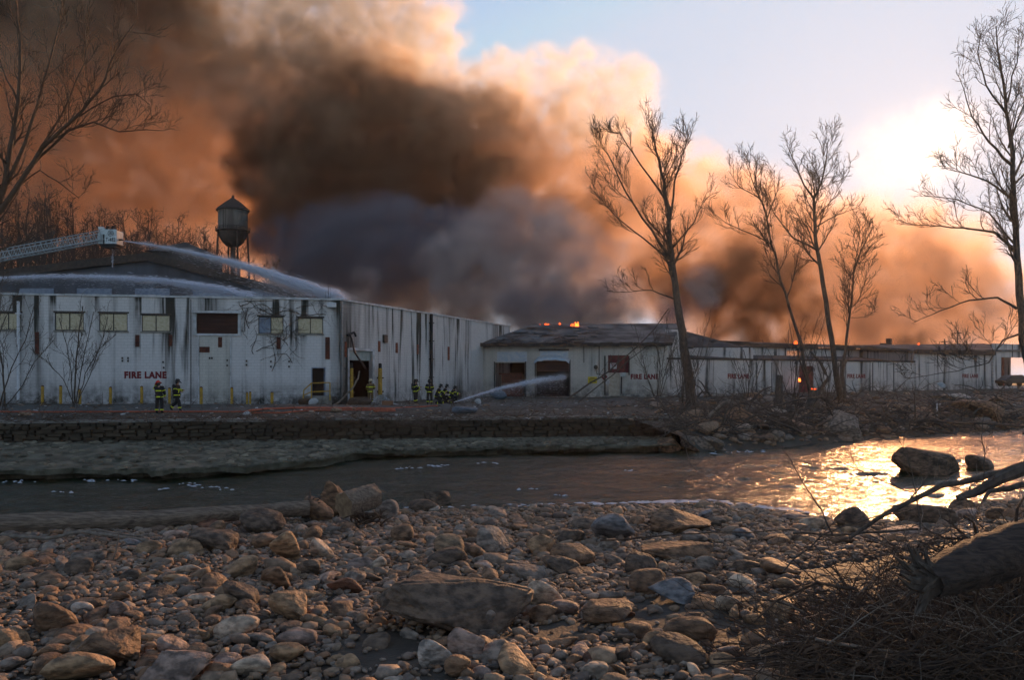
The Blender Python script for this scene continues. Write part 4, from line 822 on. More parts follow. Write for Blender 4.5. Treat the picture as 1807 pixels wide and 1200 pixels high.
# ------------------------------------------------------------------ stones
rr = np.random.RandomState(21)
def rock_proto(seed, kind='round', lv=2):
    r = np.random.RandomState(seed); bm = bmesh.new(); n = {'round': 16, 'block': 11, 'slab': 13, 'wedge': 9}[kind]
    for _ in range(n):
        v = r.normal(size=3); v /= np.linalg.norm(v); 
        if kind == 'block': v = np.sign(v)*np.abs(v)**.55; 
        if kind == 'slab': v = np.array([v[0], v[1], np.sign(v[2])*abs(v[2])**.4]); 
        v *= r.uniform(.82, 1.05); bm.verts.new(v)
    res = bmesh.ops.convex_hull(bm, input=bm.verts); bmesh.ops.delete(bm, geom=[e for e in res['geom_interior'] if isinstance(e, bmesh.types.BMVert)], context='VERTS')
    bmesh.ops.dissolve_limit(bm, angle_limit=.25, verts=bm.verts, edges=bm.edges)
    if kind in ('block', 'wedge', 'slab'): bmesh.ops.bevel(bm, geom=list(bm.edges), offset=.11 if kind != 'slab' else .16, segments=1, affect='EDGES')
    me = bpy.data.meshes.new('tmp'); bm.to_mesh(me); bm.free(); o = bpy.data.objects.new('tmp', me); COL.objects.link(o)
    o.modifiers.new('s', 'SUBSURF').levels = lv; dg = bpy.context.evaluated_depsgraph_get(); m2 = bpy.data.meshes.new_from_object(o.evaluated_get(dg)); bpy.data.objects.remove(o)
    V = np.array([v.co[:] for v in m2.vertices]); V -= (V.max(0)+V.min(0))/2; V /= np.abs(V).max(0)
    V = V*(1+(.05+.03*(lv > 2))*noise3(V[:, [0, 1]]*1.9+V[:, [2, 0]]*1.3, seed)[:, None]+(.02+.02*(lv > 2))*noise3(V[:, [1, 2]]*5+V[:, [0, 1]]*3, seed+1)[:, None])
    m2.vertices.foreach_set('co', V.ravel()); m2.materials.clear(); m2.materials.append(m_rock); m2.polygons.foreach_set('use_smooth', np.ones(len(m2.polygons), bool)); m2.name = 'rock'; m2.update(); return m2
KINDS = ['round']*6+['block']*5+['slab']*4+['wedge']*3
PROT = [(k, rock_proto(100+i, k)) for i, k in enumerate(KINDS)]
PROTC = {k: [m for kk, m in PROT if kk == k] for k in set(KINDS)}
HI = {k: rock_proto(300+i, k, 3) for i, k in enumerate(['round', 'block', 'slab', 'wedge'])}
def GN(px, py): return hit_ground(px, py, gn, 5.5, 32.)
CC = dict(brown=(.19, .12, .075), tan=(.30, .205, .125), grey=(.22, .19, .165), pale=(.42, .35, .28), dark=(.12, .09, .068), blue=(.19, .20, .22), red=(.20, .10, .065), pink=(.31, .24, .21), white=(.44, .42, .40))
LMK = [ # cx, base y, width, height, kind, colour, tilt, label, short name
 (795, 1118, 276, 84, 'block', 'dark', .1, 'huge dark cracked slab boulder lying across the middle of the gravel bar', 'huge dark slab boulder'),
 (85, 1122, 80, 56, 'round', 'brown', 0, 'dome shaped brown boulder near the lower left corner', 'brown dome boulder'),
 (168, 1181, 140, 66, 'slab', 'brown', .3, 'long tilted brown slab boulder in the lower left', 'long tilted brown slab'),
 (126, 1212, 116, 52, 'round', 'tan', .2, 'smooth tan boulder cut by the bottom edge, below the long tilted slab', 'tan boulder at the bottom edge'),
 (310, 1206, 114, 50, 'block', 'pink', 0, 'broad pinkish grey boulder cut by the bottom edge', 'broad pinkish grey boulder'),
 (500, 996, 58, 62, 'wedge', 'tan', .2, 'upright tan wedge shaped stone standing above the cobbles', 'upright tan wedge'),
 (566, 985, 44, 30, 'round', 'pale', .4, 'pale oval cobble leaning beside the upright tan wedge', 'pale oval cobble'),
 (368, 973, 88, 36, 'block', 'dark', .1, 'flat dark rock below the long driftwood log', 'flat dark rock'),
 (461, 944, 86, 42, 'round', 'dark', .1, 'dark rounded boulder pressed against the long driftwood log', 'dark boulder by the log'),
 (506, 1095, 80, 46, 'block', 'tan', 0, 'blocky tan boulder with a shaded right face', 'blocky tan boulder'),
 (420, 1073, 74, 40, 'block', 'dark', .3, 'dark angular rock behind the blocky tan boulder', 'dark angular rock'),
 (389, 1081, 48, 28, 'round', 'tan', 0, 'rounded tan stone in front of the dark angular rock', 'rounded tan stone'),
 (409, 1130, 84, 36, 'round', 'pale', -.2, 'long pale cobble lying in the sand left of centre', 'long pale cobble'),
 (520, 1142, 76, 28, 'round', 'pink', 0, 'flat oval pinkish cobble beside the long pale cobble', 'flat oval pinkish cobble'),
 (502, 1172, 64, 32, 'round', 'tan', 0, 'round tan cobble half sunk at the edge of the sand patch', 'half sunk tan cobble'),
 (442, 1194, 70, 34, 'block', 'pale', .1, 'pale blocky cobble near the bottom edge', 'pale blocky cobble'),
 (380, 1202, 50, 30, 'round', 'brown', 0, 'brown cobble between two pale boulders at the bottom edge', 'brown bottom cobble'),
 (488, 1043, 42, 42, 'wedge', 'brown', .2, 'pointed brown stone above the blocky tan boulder', 'pointed brown stone'),
 (766, 1178, 60, 50, 'wedge', 'white', -.3, 'whitish angular stone in front of the huge slab', 'whitish angular stone'),
 (822, 1163, 66, 46, 'block', 'pink', .2, 'pinkish angular stone beside the whitish one before the huge slab', 'pinkish angular stone'),
 (806, 1198, 48, 38, 'round', 'brown', 0, 'round brown stone at the bottom edge below the pinkish angular stone', 'round brown bottom stone'),
 (856, 1117, 40, 38, 'block', 'grey', 0, 'small upright grey block against the right end of the huge slab', 'upright grey block'),
 (873, 977, 68, 44, 'block', 'grey', .1, 'large pale grey angular stone behind the huge slab', 'pale grey angular stone'),
 (27, 1011, 56, 26, 'round', 'tan', 0, 'tan oval stone at the left edge below the driftwood', 'tan oval stone'),
 (302, 1160, 58, 34, 'round', 'pink', 0, 'mottled pink stone right of the long tilted slab', 'mottled pink stone'),
 (548, 1018, 42, 30, 'block', 'dark', 0, 'dark block of stone right of the pointed brown stone', 'dark stone block'),
 (378, 948, 34, 28, 'block', 'brown', 0, 'small brown block next to the log above the flat dark rock', 'small brown block'),
 (142, 1086, 38, 22, 'round', 'white', 0, 'whitish cobble behind the long tilted slab', 'whitish cobble'),
 (205, 1090, 36, 28, 'round', 'pink', 0, 'pinkish round cobble above the long tilted slab', 'pinkish round cobble'),
 (1082, 954, 74, 48, 'wedge', 'blue', .2, 'blue grey angular boulder with a dark side near the shoreline', 'blue grey boulder'),
 (1207, 944, 110, 36, 'block', 'brown', .12, 'long brown beam shaped rock near the water', 'long brown rock'),
 (1510, 936, 62, 40, 'wedge', 'dark', .2, 'dark wedge boulder at the edge of the orange water', 'dark wedge at the water'),
 (1642, 926, 98, 34, 'block', 'dark', .05, 'long dark boulder half in the orange water', 'dark boulder in the orange water'),
 (1200, 989, 140, 24, 'slab', 'brown', 0, 'long flat brown slab like a plank in the gravel', 'long flat slab'),
 (1008, 1001, 80, 38, 'wedge', 'brown', .3, 'brown wedge rock right of the pale grey angular stone', 'brown wedge rock'),
 (956, 981, 56, 34, 'round', 'tan', 0, 'tan rounded stone left of the brown wedge rock', 'tan rounded stone'),
 (962, 1074, 68, 48, 'wedge', 'pale', .1, 'pale faceted stone right of the huge slab', 'pale faceted stone'),
 (1192, 1067, 80, 36, 'block', 'blue', -.25, 'blue grey block of stone lying tilted on the sand', 'blue grey block'),
 (1146, 1050, 76, 44, 'round', 'brown', .4, 'brown stone leaning behind the blue grey block', 'leaning brown stone'),
 (1076, 1104, 102, 34, 'slab', 'brown', 0, 'broad flat brown slab sunk in the sand', 'broad sunk slab'),
 (1220, 1137, 90, 42, 'round', 'brown', -.2, 'broad brown rock in the sand toward the brush pile', 'broad brown rock'),
 (959, 1102, 58, 30, 'round', 'brown', 0, 'brown cobble below the pale faceted stone', 'brown cobble'),
 (1380, 1016, 70, 26, 'round', 'brown', 0, 'flat brown stone under the thin branches', 'flat brown stone'),
 (1249, 1009, 44, 26, 'round', 'grey', 0, 'grey rounded stone right of the long flat slab', 'grey rounded stone'),
 (1320, 1152, 74, 26, 'slab', 'brown', 0, 'low flat rock beside the root tangle', 'low flat rock'),
 (1290, 1079, 52, 26, 'wedge', 'pale', 0, 'pale wedge cobble on the sand near the brush', 'pale wedge cobble'),
 (1166, 1147, 60, 30, 'round', 'tan', 0, 'rounded tan cobble left of the broad brown rock', 'rounded tan cobble'),
 (1139, 1016, 66, 34, 'block', 'dark', .3, 'dark tilted rock below the long flat slab', 'dark tilted rock'),
 (560, 923, 54, 46, 'round', 'brown', 0, 'round brown boulder at the root end of the driftwood log', 'round brown boulder'),
 (682, 918, 44, 36, 'wedge', 'grey', .3, 'grey slab stone leaning right of the cut log piece', 'grey leaning stone'),
 (1262, 930, 40, 18, 'block', 'grey', 0, 'small grey block right of the long brown rock', 'small grey block'),
 (1010, 958, 50, 22, 'slab', 'dark', 0, 'dark low slab left of the blue grey boulder', 'dark low slab'),
]
placed = []   # x, y, rx, ry
def crag(seed, n=13, flat=1.):
    r = np.random.RandomState(seed); bm = bmesh.new()
    for _ in range(n):
        v = r.normal(size=3); v /= np.linalg.norm(v); v = np.sign(v)*np.abs(v)**.75; bm.verts.new(v*r.uniform(.85, 1.05))
    res = bmesh.ops.convex_hull(bm, input=bm.verts); bmesh.ops.delete(bm, geom=[e for e in res['geom_interior'] if isinstance(e, bmesh.types.BMVert)], context='VERTS'); bmesh.ops.dissolve_limit(bm, angle_limit=.3, verts=bm.verts, edges=bm.edges); bmesh.ops.bevel(bm, geom=list(bm.edges), offset=.05, segments=2, affect='EDGES'); bmesh.ops.triangulate(bm, faces=bm.faces)
    bmesh.ops.subdivide_edges(bm, edges=[e for e in bm.edges if e.calc_length() > .3], cuts=3, use_grid_fill=True); bmesh.ops.triangulate(bm, faces=bm.faces); bmesh.ops.subdivide_edges(bm, edges=[e for e in bm.edges if e.calc_length() > .12], cuts=1, use_grid_fill=True); bmesh.ops.subdivide_edges(bm, edges=[e for e in bm.edges if e.calc_length() > .06], cuts=1, use_grid_fill=True)
    m2 = bpy.data.meshes.new('rock'); bm.to_mesh(m2); bm.free(); V = np.array([v.co[:] for v in m2.vertices]); V -= (V.max(0)+V.min(0))/2; V /= np.abs(V).max(0)
    q1 = noise3(V[:, [0, 1]]*1.5+V[:, [2, 0]]*1.1, seed); q2 = noise3(V[:, [1, 2]]*4+V[:, [0, 1]]*3, seed+1); q3 = noise3(V[:, [0, 2]]*11+V[:, [1, 0]]*8, seed+2); st_ = np.abs(((V[:, 2]+.12*q1+.2*V[:, 0])*2.6) % 1-.5)
    V = V*(1+.06*q1+.035*q2-.03*np.clip(.12-st_, 0, 1)*8+.012*q3)[:, None]
    m2.vertices.foreach_set('co', V.ravel()); m2.materials.append(m_rock); m2.polygons.foreach_set('use_smooth', np.ones(len(m2.polygons), bool)); m2.update(); return m2
def put_rock(me, cx, by, w_, h_, kind, col, tilt, sink=.12, rz=None, gp=None, dep=.8):
    g = gp or GN(cx, by); s = g.y/F; W = w_*s/2; 
    Hh = h_*s/2*1.12; D = W*dep if kind != 'slab' else W*.7; D = max(D, Hh*.8)
    o = link(bpy.data.objects.new('rock', me)); rz = rr.uniform(-.35, .35) if rz is None else rz
    o.location = (g.x, g.y+D*.55, g.z+Hh*(1-sink*2)); o.scale = (W, D, Hh); o.rotation_euler = (rr.uniform(-.12, .12), tilt*.6, rz); c = CC[col]; j = rr.uniform(.85, 1.15)
    o.color = (c[0]*j, c[1]*j, c[2]*j, 1); placed.append((g.x, g.y+D*.55, W, D)); return o
LM_OBJ = []
for i, a in enumerate(LMK):
    me = (crag(500+i) if a[2] > 100 and a[4] != 'round' else rock_proto(500+i, a[4], 3) if a[2] > 70 else PROTC[a[4]][i % len(PROTC[a[4]])])
    o = put_rock(me, *a[:7]); tag(o, a[7], 'rock', 'stones of the gravel bar'); LM_OBJ.append((o, a[8]))
# stones in and over the water and on the log pile
def free_rock(px, py_base, Y, w_, h_, kind, col, label, tilt=0, z=None, seed=0, cat='boulder', dep=.8):
    me = rock_proto(700+seed, kind, 3) if kind == 'round' else crag(700+seed); s = Y/F; z = WZ if z is None else z; o = link(bpy.data.objects.new('boulder', me)); W = w_*s/2; H_ = h_*s/2*1.55
    o.location = ((px-903.5)/F*Y, Y+W*.5, z+H_*.36); o.scale = (W, W*dep, H_); o.rotation_euler = (0, tilt, .1); c = CC[col]; o.color = (*c, 1); tag(o, label, cat); return o
def YW(py): return 4.1*F/(py-665)
free_rock(1645, 838, YW(838), 128, 44, 'block', 'dark', 'big dark boulder standing in the sunlit orange river', .28, seed=1)
free_rock(1738, 832, YW(831), 54, 25, 'round', 'dark', 'smaller dark boulder right of the big one in the river', .1, seed=2)
free_rock(770, 892, YW(892), 50, 26, 'wedge', 'dark', 'wet black rock in the river near the shore', .2, seed=3)
free_rock(745, 902, YW(903), 56, 20, 'round', 'dark', 'low wet rock at the shoreline below the black rock', .0, seed=6)
free_rock(585, 896, 25.2, 60, 58, 'wedge', 'brown', 'upright mottled brown boulder behind the cut log piece', .1, seed=4)
free_rock(1480, 782, 55, 110, 52, 'slab', 'grey', 'pale tilted rock ledge at the far waterline', .25, seed=5)
free_rock(1245, 800, 47, 90, 26, 'slab', 'grey', 'flat broken rock slab at the end of the river wall', .08, seed=8)
free_rock(1350, 798, 50, 80, 22, 'block', 'brown', 'long brown rock along the far waterline', .05, seed=9)
free_rock(1180, 796, 46, 44, 28, 'block', 'brown', 'broken block of masonry fallen from the wall end', .15, seed=10)
# field stones: dart throwing, the largest in view become objects, the rest pebbles
cand = []
grid = {}
def ok(x, y, r):
    gx, gy = int(x/.6), int(y/.6)
    for a in range(gx-2, gx+3):
        for b in range(gy-2, gy+3):
            for (u, v, q) in grid.get((a, b), ()):
                if (u-x)**2+(v-y)**2 < (.80*(q+r))**2: return False
    return True
for (u, v, a, b) in placed: 
    r = math.sqrt(a*b); gx, gy = int(u/.6), int(v/.6); grid.setdefault((gx, gy), []).append((u, v, min(r, .9)))
    if r > .6:
        for k in (-.7, 0, .7): grid.setdefault((int((u+k*a)/.6), gy), []).append((u+k*a, v, b*.8))
def dens_ok(px, py):    # bare sand patches
    for cx, cy, a, b in ((690, 1165, 95, 38), (1180, 1100, 110, 40), (1300, 1100, 70, 60), (1120, 1090, 70, 30), (1000, 1130, 50, 25)):
        if ((px-cx)/a)**2+((py-cy)/b)**2 < 1: return False
    return True
tries = 0
while len(cand) < 1900 and tries < 60000:
    tries += 1; y = rr.uniform(9.6, 27.2)**1.0; x = rr.uniform(-.66, .66)*y
    if y > fn(x)+.15: continue
    px = 903.5+x/y*F; gz = gn(x, y); py = 665+(2.15-gz)/y*F
    if py > 1240 or (px > 1400 and py > 960 and x > 4.0+rr.uniform(-1, .6)): continue
    r = min(.095*math.exp(abs(rr.normal())*.6), .36)
    if not dens_ok(px, py) and rr.rand() < .75: continue
    if ok(x, y, r): grid.setdefault((int(x/.6), int(y/.6)), []).append((x, y, r)); cand.append((x, y, gz, r, px, py))
cand.sort(key=lambda c: -c[3]/c[1]); NOBJ = 300-len(LM_OBJ)
objc = [c for c in cand if 0 < c[4] < 1807 and c[5] < 1200][:NOBJ]; ids = set(map(id, objc)); restc = [c for c in cand if id(c) not in ids]
FK = {'brown': 'brown', 'tan': 'tan', 'grey': 'grey', 'pale': 'pale', 'dark': 'dark', 'red': 'reddish', 'pink': 'pinkish', 'blue': 'bluish grey'}
seen = {}; infos = []
for i, c in enumerate(objc):
    x, y, gz, r, px, py = c; k = rr.choice(['round', 'round', 'block', 'slab', 'wedge'], p=[.15, .15, .28, .22, .20]); col = rr.choice(list(FK), p=[.30, .20, .17, .07, .17, .03, .04, .02])
    me = PROTC[k][rr.randint(len(PROTC[k]))]; o = link(bpy.data.objects.new('rock', me)); fl = rr.uniform(.45, .8)*(.6 if k == 'slab' else 1)
    W = r*rr.uniform(1.0, 1.35); D = r*rr.uniform(.75, 1.05); H_ = r*fl; o.location = (x, y, gz+H_*.42); o.scale = (W, D, H_); o.rotation_euler = (rr.uniform(-.25, .25), rr.uniform(-.3, .3), rr.uniform(0, 6.28)); cc = CC[col]; j = rr.uniform(.8, 1.25); o.color = (cc[0]*j, cc[1]*j, cc[2]*j, 1)
    # nearest landmark and side
    L_, nm = min(LM_OBJ, key=lambda q: (q[0].location.x-x)**2+(q[0].location.y-y)**2); dx, dy = x-L_.location.x, y-L_.location.y
    side_ = ('right of' if dx > 0 else 'left of') if abs(dx) > abs(dy) else ('behind' if dy > 0 else 'in front of')
    infos.append((o, FK[col], {'round': 'rounded cobble', 'block': 'blocky stone', 'slab': 'flat stone', 'wedge': 'angular stone'}[k], side_, nm, math.hypot(dx, dy)))
ORD = ['', 'second ', 'third ', 'fourth ', 'fifth ', 'sixth ', 'seventh ', 'eighth ']
infos.sort(key=lambda q: q[5])
for o, col, kk, side_, nm, d in infos:
    key = (col, kk, side_, nm); n_ = seen.get(key, 0); seen[key] = n_+1
    tag(o, f"{col} {kk}, {ORD[min(n_, 7)]}nearest {side_} the {nm}", 'rock', 'stones of the gravel bar')
# everything smaller: one joined bed of pebbles
def low_proto(seed):
    r = np.random.RandomState(seed); bm = bmesh.new(); bmesh.ops.create_icosphere(bm, subdivisions=1, radius=1); V = np.array([v.co[:] for v in bm.verts]); Fc = np.array([[v.index for v in f.verts] for f in bm.faces]); bm.free()
    pl = r.normal(size=(6, 3)); pl /= np.linalg.norm(pl, axis=1)[:, None]
    for p in pl: d = V@p; lim = r.uniform(.55, .8); V = V-np.where(d > lim, d-lim, 0)[:, None]*p[None]
    return V, Fc
def mid_proto(seed):
    r = np.random.RandomState(seed); bm = bmesh.new(); bmesh.ops.create_icosphere(bm, subdivisions=3, radius=1); V = np.array([v.co[:] for v in bm.verts]); Fc = np.array([[v.index for v in f.verts] for f in bm.faces]); bm.free()
    pl = r.normal(size=(9, 3)); pl /= np.linalg.norm(pl, axis=1)[:, None]
    for p in pl: d = V@p; lim = r.uniform(.5, .85); V = V-np.where(d > lim, (d-lim)*.8, 0)[:, None]*p[None]
    return V, Fc
def join_stones(L_, protos, name, mat):
    VV = []; FF = []; TT = []; n0 = 0
    for (x, y, z, a, b, c) in L_:
        V, Fc = protos[rr.randint(len(protos))]; R = np.array(Euler((rr.uniform(-.35, .35), rr.uniform(-.35, .35), rr.uniform(0, 6.28))).to_matrix())
        VV.append((V*np.array([a, b, c]))@R.T+np.array([x, y, z])); FF.append(Fc+n0); TT.append(np.full(len(V), rr.uniform())); n0 += len(V)
    V = np.concatenate(VV).astype(np.float32); Fc = np.concatenate(FF).astype(np.int32); me = bpy.data.meshes.new(name)
    me.vertices.add(len(V)); me.vertices.foreach_set('co', V.ravel()); me.loops.add(Fc.size); me.loops.foreach_set('vertex_index', Fc.ravel()); me.polygons.add(len(Fc)); me.polygons.foreach_set('loop_start', np.arange(len(Fc), dtype=np.int32)*3)
    me.polygons.foreach_set('use_smooth', np.ones(len(Fc), bool)); at = me.attributes.new('tint', 'FLOAT', 'POINT'); at.data.foreach_set('value', np.concatenate(TT)); me.update(calc_edges=True); me.validate(); me.materials.append(mat); o = link(bpy.data.objects.new(name, me)); o['kind'] = 'stuff'; return o
mid = [mid_proto(k) for k in range(10)]; lowp = [low_proto(k) for k in range(12)]
join_stones([(c[0], c[1], c[2]+c[3]*.14, c[3]*rr.uniform(1, 1.3), c[3]*rr.uniform(.75, 1), c[3]*rr.uniform(.4, .7)) for c in restc], mid, 'small_cobbles', m_pebble)
peb = []
for k in range(36000):
    y = 9.5+17.5*rr.rand()**.8; x = rr.uniform(-.66, .66)*y
    if y > fn(x)+.5: continue
    r = .03*math.exp(abs(rr.normal())*.55)*(1+.025*(y-10)); px = 903.5+x/y*F; py = 665+3.9/y*F
    if not dens_ok(px, py) and rr.rand() < .93: continue
    if x > 5.5 and y < 17: continue
    peb.append((x, y, 0, r))
pa = np.array(peb); gz = ground_near(pa[:, 0], pa[:, 1])
join_stones([(a[0], a[1], z+a[3]*.3+rr.uniform(0, .02), a[3]*rr.uniform(1, 1.4), a[3]*rr.uniform(.7, 1), a[3]*rr.uniform(.45, .75)) for a, z in zip(pa, gz)], lowp, 'gravel', m_pebble)
print('stones', len(cand), len(peb), round(time.time()-T0, 1))

# ------------------------------------------------------------------ driftwood and brush on the near bank
def wood(name, label, cat, P, R, mat, sides=14, end=None, seed=0, lump=.08):
    r = random.Random(seed); th = thing(name, label, cat, tuple(Vector(P[0]))); Q = []; RR = []
    for i in range(len(P)-1):
        for k in range(4): t = k/4; Q.append(Vector(P[i]).lerp(Vector(P[i+1]), t)); RR.append((R[i]*(1-t)+R[i+1]*t)*(1+r.uniform(-lump, lump)))
    Q.append(Vector(P[-1])); RR.append(R[-1]); m = MB(); m.tube(Q, RR, sides, False); V = m.v[0].reshape(len(Q), sides, 3); cen = V.mean(1, keepdims=True); a = np.arange(sides)
    k = 1+.09*np.sin(a*2.1+seed)[None, :]*np.ones((len(Q), 1))+.05*np.array([[r.uniform(-1, 1) for _ in range(sides)] for _ in Q]); m.v = [(cen+(V-cen)*k[:, :, None]).reshape(-1, 3)]
    b = wpart(m, 'bark', mat, th, smooth=True)
    for e, nm in ((0, 'cut_end'), (-1, 'cut_end')):
        if end is None or e not in end: continue
        v = (cen+(V-cen)*k[:, :, None])[e]; mm = MB(); mm.add(np.concatenate([v, cen[e]]), [(j, (j+1) % sides, sides) if e == -1 else ((j+1) % sides, j, sides) for j in range(sides)]); wpart(mm, nm, m_endgrain, th)
    return th
def nearP(px, py, Y, dz=0): return PX(px, py, Y)+Vector((0, 0, dz))
lg = wood('driftwood_log', 'long grey brown driftwood log lying along the near shoreline at left', 'log',
     [PX(-60, 926, 22.0), PX(60, 924, 22.1), PX(160, 922, 22.3), PX(270, 917, 22.6), PX(370, 910, 22.9), PX(460, 902, 23.4), PX(545, 897, 23.9)], [.23, .26, .25, .24, .21, .18, .22], m_logbark, 16, (-1,), 2)
m = MB(); m.tube([PX(68, 925, 22.5), PX(69, 914, 22.5)], [.05, .03], 6); wpart(m, 'branch_stub', m_bark, lg)
m = MB(); r = random.Random(5)
for k in range(26):
    p = PX(542, 903, 24.2)+Vector((r.uniform(-.1, .1), r.uniform(-.3, .3), r.uniform(-.2, .2))); d = Vector((r.uniform(.2, 1), r.uniform(-1, .6), r.uniform(-.9, .9))).normalized()
    m.tube([p, p+d*.25+Vector((0, 0, .03)), p+d*.5+Vector((r.uniform(-.1, .1), 0, r.uniform(-.15, .1)))], [.07, .04, .012], 5)
wpart(m, 'root', m_bark, lg)
cl = wood('cut_log_piece', 'short thick cut log with pale sawn end resting on the boulders', 'log', [PX(606, 892, 22.6), PX(622, 887, 22.85), PX(640, 881, 23.15), PX(660, 874, 23.5)], [.34, .35, .34, .32], m_logbark, 18, (0, -1), 3, .03)
m = MB()
for k in range(34):
    p = PX(r.uniform(620, 678), r.uniform(908, 926), 22.7+r.uniform(-.3, .5)); a = r.uniform(0, 3.1); d = Vector((math.cos(a), r.uniform(-.5, .5), math.sin(a)*.6)); m.tube([p-d*.1, p+d*.12+Vector((0, 0, .05)), p+d*.35], [.02, .025, .006], 4)
o = m.build('root_debris', m_brush); o['kind'] = 'stuff'
def stick(px_pts, Y, r0, r1, name='branch', label='', cat='branch', mat=None, twigs=0, seed=0, lift=0, dY=0):
    r = random.Random(seed); P = [PX(a, b, Y+dY*i/max(1, len(px_pts)-1))+Vector((0, 0, lift)) for i, (a, b) in enumerate(px_pts)]; Q = []
    for i in range(len(P)-1):
        for k in range(3): Q.append(P[i].lerp(P[i+1], k/3)+Vector([r.gauss(0, .012)*(P[i+1]-P[i]).length for _ in range(3)]))
    Q.append(P[-1]); th = thing(name, label, cat, tuple(P[0])); m = MB(); n = len(Q); R = np.linspace(r0, r1, n); m.tube(Q, R, 7); wpart(m, 'stem', mat or m_bark, th)
    if twigs:
        T = Tree(seed+9); cfg = dict(depth=3, den=[twigs/max(sum((Q[i+1]-Q[i]).length for i in range(len(Q)-1)), .5)/.85, 4, 5], lmin=.15, t0=[.15, .1, .1], ang=[.6, .6, .6], len=[.3, .5, .5], up=[.02, .02, .0], jit=.14, rmin=.004, minz=-.9)
        d = MB(); T.grow(Q, r0*.9, r1, 0, cfg, d)
        for l in T.limbs: T.tw.v += l.v; 
        mm = MB()
        for l in T.limbs:
            for v in l.v: pass
        # re-index limbs and twigs into one mesh
        for src in T.limbs+[]:
            off = mm.n; V = np.concatenate(src.v); mm.v.append(V); mm.f += [tuple(i+off for i in q) for q in src.f]; mm.n += len(V)
        T.tw.v = T.tw.v[:len(T.tw.v)-sum(len(l.v) for l in T.limbs)]
        if T.tw.v: off = mm.n; V = np.concatenate(T.tw.v); mm.v.append(V); mm.f += [tuple(i+off for i in q) for q in T.tw.f]; mm.n += len(V)
        wpart(mm, 'twigs', mat or m_bark, th)
    return th
# sticks lying on the cobbles at left
stick([(0, 945), (80, 950), (150, 940), (215, 948), (300, 962), (370, 978), (430, 985), (500, 990)], 20.5, .05, .02, label='long pale grey stick lying across the cobbles below the log', mat=m_barkpale, twigs=3, seed=1, dY=-1.)
stick([(0, 930), (60, 937), (110, 941)], 22, .045, .02, label='short pale stick lying against the log at far left', mat=m_barkpale, seed=2)
stick([(110, 945), (170, 935), (210, 942), (270, 950), (330, 965), (350, 975)], 20.8, .035, .012, label='thin curved stick arching over the long pale stick', mat=m_barkpale, seed=3)
stick([(193, 1022), (199, 990), (206, 965), (209, 942)], 18.2, .022, .012, label='thin upright pale stick standing in the cobbles at left', mat=m_barkpale, seed=4, lift=.0)
stick([(272, 1205), (268, 1170), (262, 1140), (258, 1118)], 12.2, .018, .010, label='brown upright twig between the bottom boulders at left', mat=m_barklit, seed=5)
stick([(240, 1003), (300, 995), (380, 985), (430, 983), (480, 988)], 19, .02, .01, label='dark twig lying under the long pale stick', mat=m_brush, twigs=8, seed=6)
stick([(1155, 1132), (1180, 1160), (1200, 1185), (1220, 1210)], 11.6, .010, .006, label='thin straw coloured stem bending toward the bottom edge', mat=m_barkpale, seed=7)
stick([(1190, 1014), (1235, 1006), (1265, 1020), (1290, 1030)], 16.2, .03, .02, label='dark bent stick on the stones left of the brush', mat=m_brush, seed=8)
stick([(1240, 1045), (1310, 1047), (1370, 1043), (1430, 1030)], 15.0, .025, .015, label='dark thin branch lying flat toward the brush pile', mat=m_brush, twigs=4, seed=9)
stick([(1024, 1205), (1040, 1190), (1052, 1182)], 11.5, .04, .035, label='short broken stick at the bottom edge right of centre', mat=m_barkpale, seed=10)
# heavy drift log at right and the arching branches over the water
bl = wood('drift_trunk', 'thick dark drift trunk reaching in from the right edge above the brush', 'log', [PX(1640, 1030, 9.5), PX(1690, 1006, 9.75), PX(1740, 988, 10.0), PX(1790, 970, 10.2), PX(1860, 946, 10.5), PX(1980, 905, 11)], [.17, .25, .29, .30, .30, .29], m_logdark, 20, None, 7, .06)
m = MB(); r = random.Random(8)
for k in range(30): p = PX(1640+r.uniform(-12, 25), 1025+r.uniform(-14, 14), 9.55); a = r.uniform(1.6, 4.4); d = Vector((math.cos(a), r.uniform(-.5, .5), math.sin(a))); m.tube([p, p+d*.18, p+d*.34+Vector((0, 0, r.uniform(-.1, .1)))], [.08, .04, .01], 5)
wpart(m, 'root', m_bark, bl)
stick([(1060, 955), (1130, 950), (1200, 943), (1290, 940), (1400, 935)], 18.5, .02, .01, label='thin dead stem on stones behind the long brown rock', mat=m_brush, seed=11)
stick([(1500, 950), (1545, 918), (1600, 888), (1660, 858), (1715, 848), (1770, 832), (1830, 812)], 13.5, .028, .06, label='long arching branch sweeping over the orange water from the right edge', twigs=9, seed=12)
stick([(1690, 880), (1725, 868), (1760, 848), (1830, 818)], 12.6, .05, .10, label='thick dark limb below the arching branch at the right edge', twigs=4, seed=13)
stick([(1735, 885), (1745, 868), (1780, 862), (1830, 850)], 12.2, .02, .05, label='short forked limb just above the drift trunk', twigs=5, seed=14)
stick([(1470, 945), (1440, 885), (1415, 850), (1395, 810), (1380, 790)], 14, .014, .005, label='slender dark sapling stem rising before the river', twigs=6, seed=15)
stick([(1625, 935), (1618, 880), (1610, 840), (1600, 800), (1580, 765)], 13.2, .012, .005, label='thin dark twig standing before the big river boulder', twigs=5, seed=16)
stick([(1610, 870), (1560, 850), (1490, 820), (1460, 805)], 13.4, .010, .004, label='fine twig reaching left over the bright water', twigs=4, seed=17)
stick([(1735, 850), (1738, 800), (1732, 770), (1735, 740)], 13.2, .010, .005, label='fine upright twig at the right over the water', twigs=4, seed=18)
stick([(1400, 940), (1470, 945), (1560, 938), (1620, 934)], 14.5, .022, .02, label='bare branch lying in front of the dark boulder in the orange water', twigs=3, seed=19)
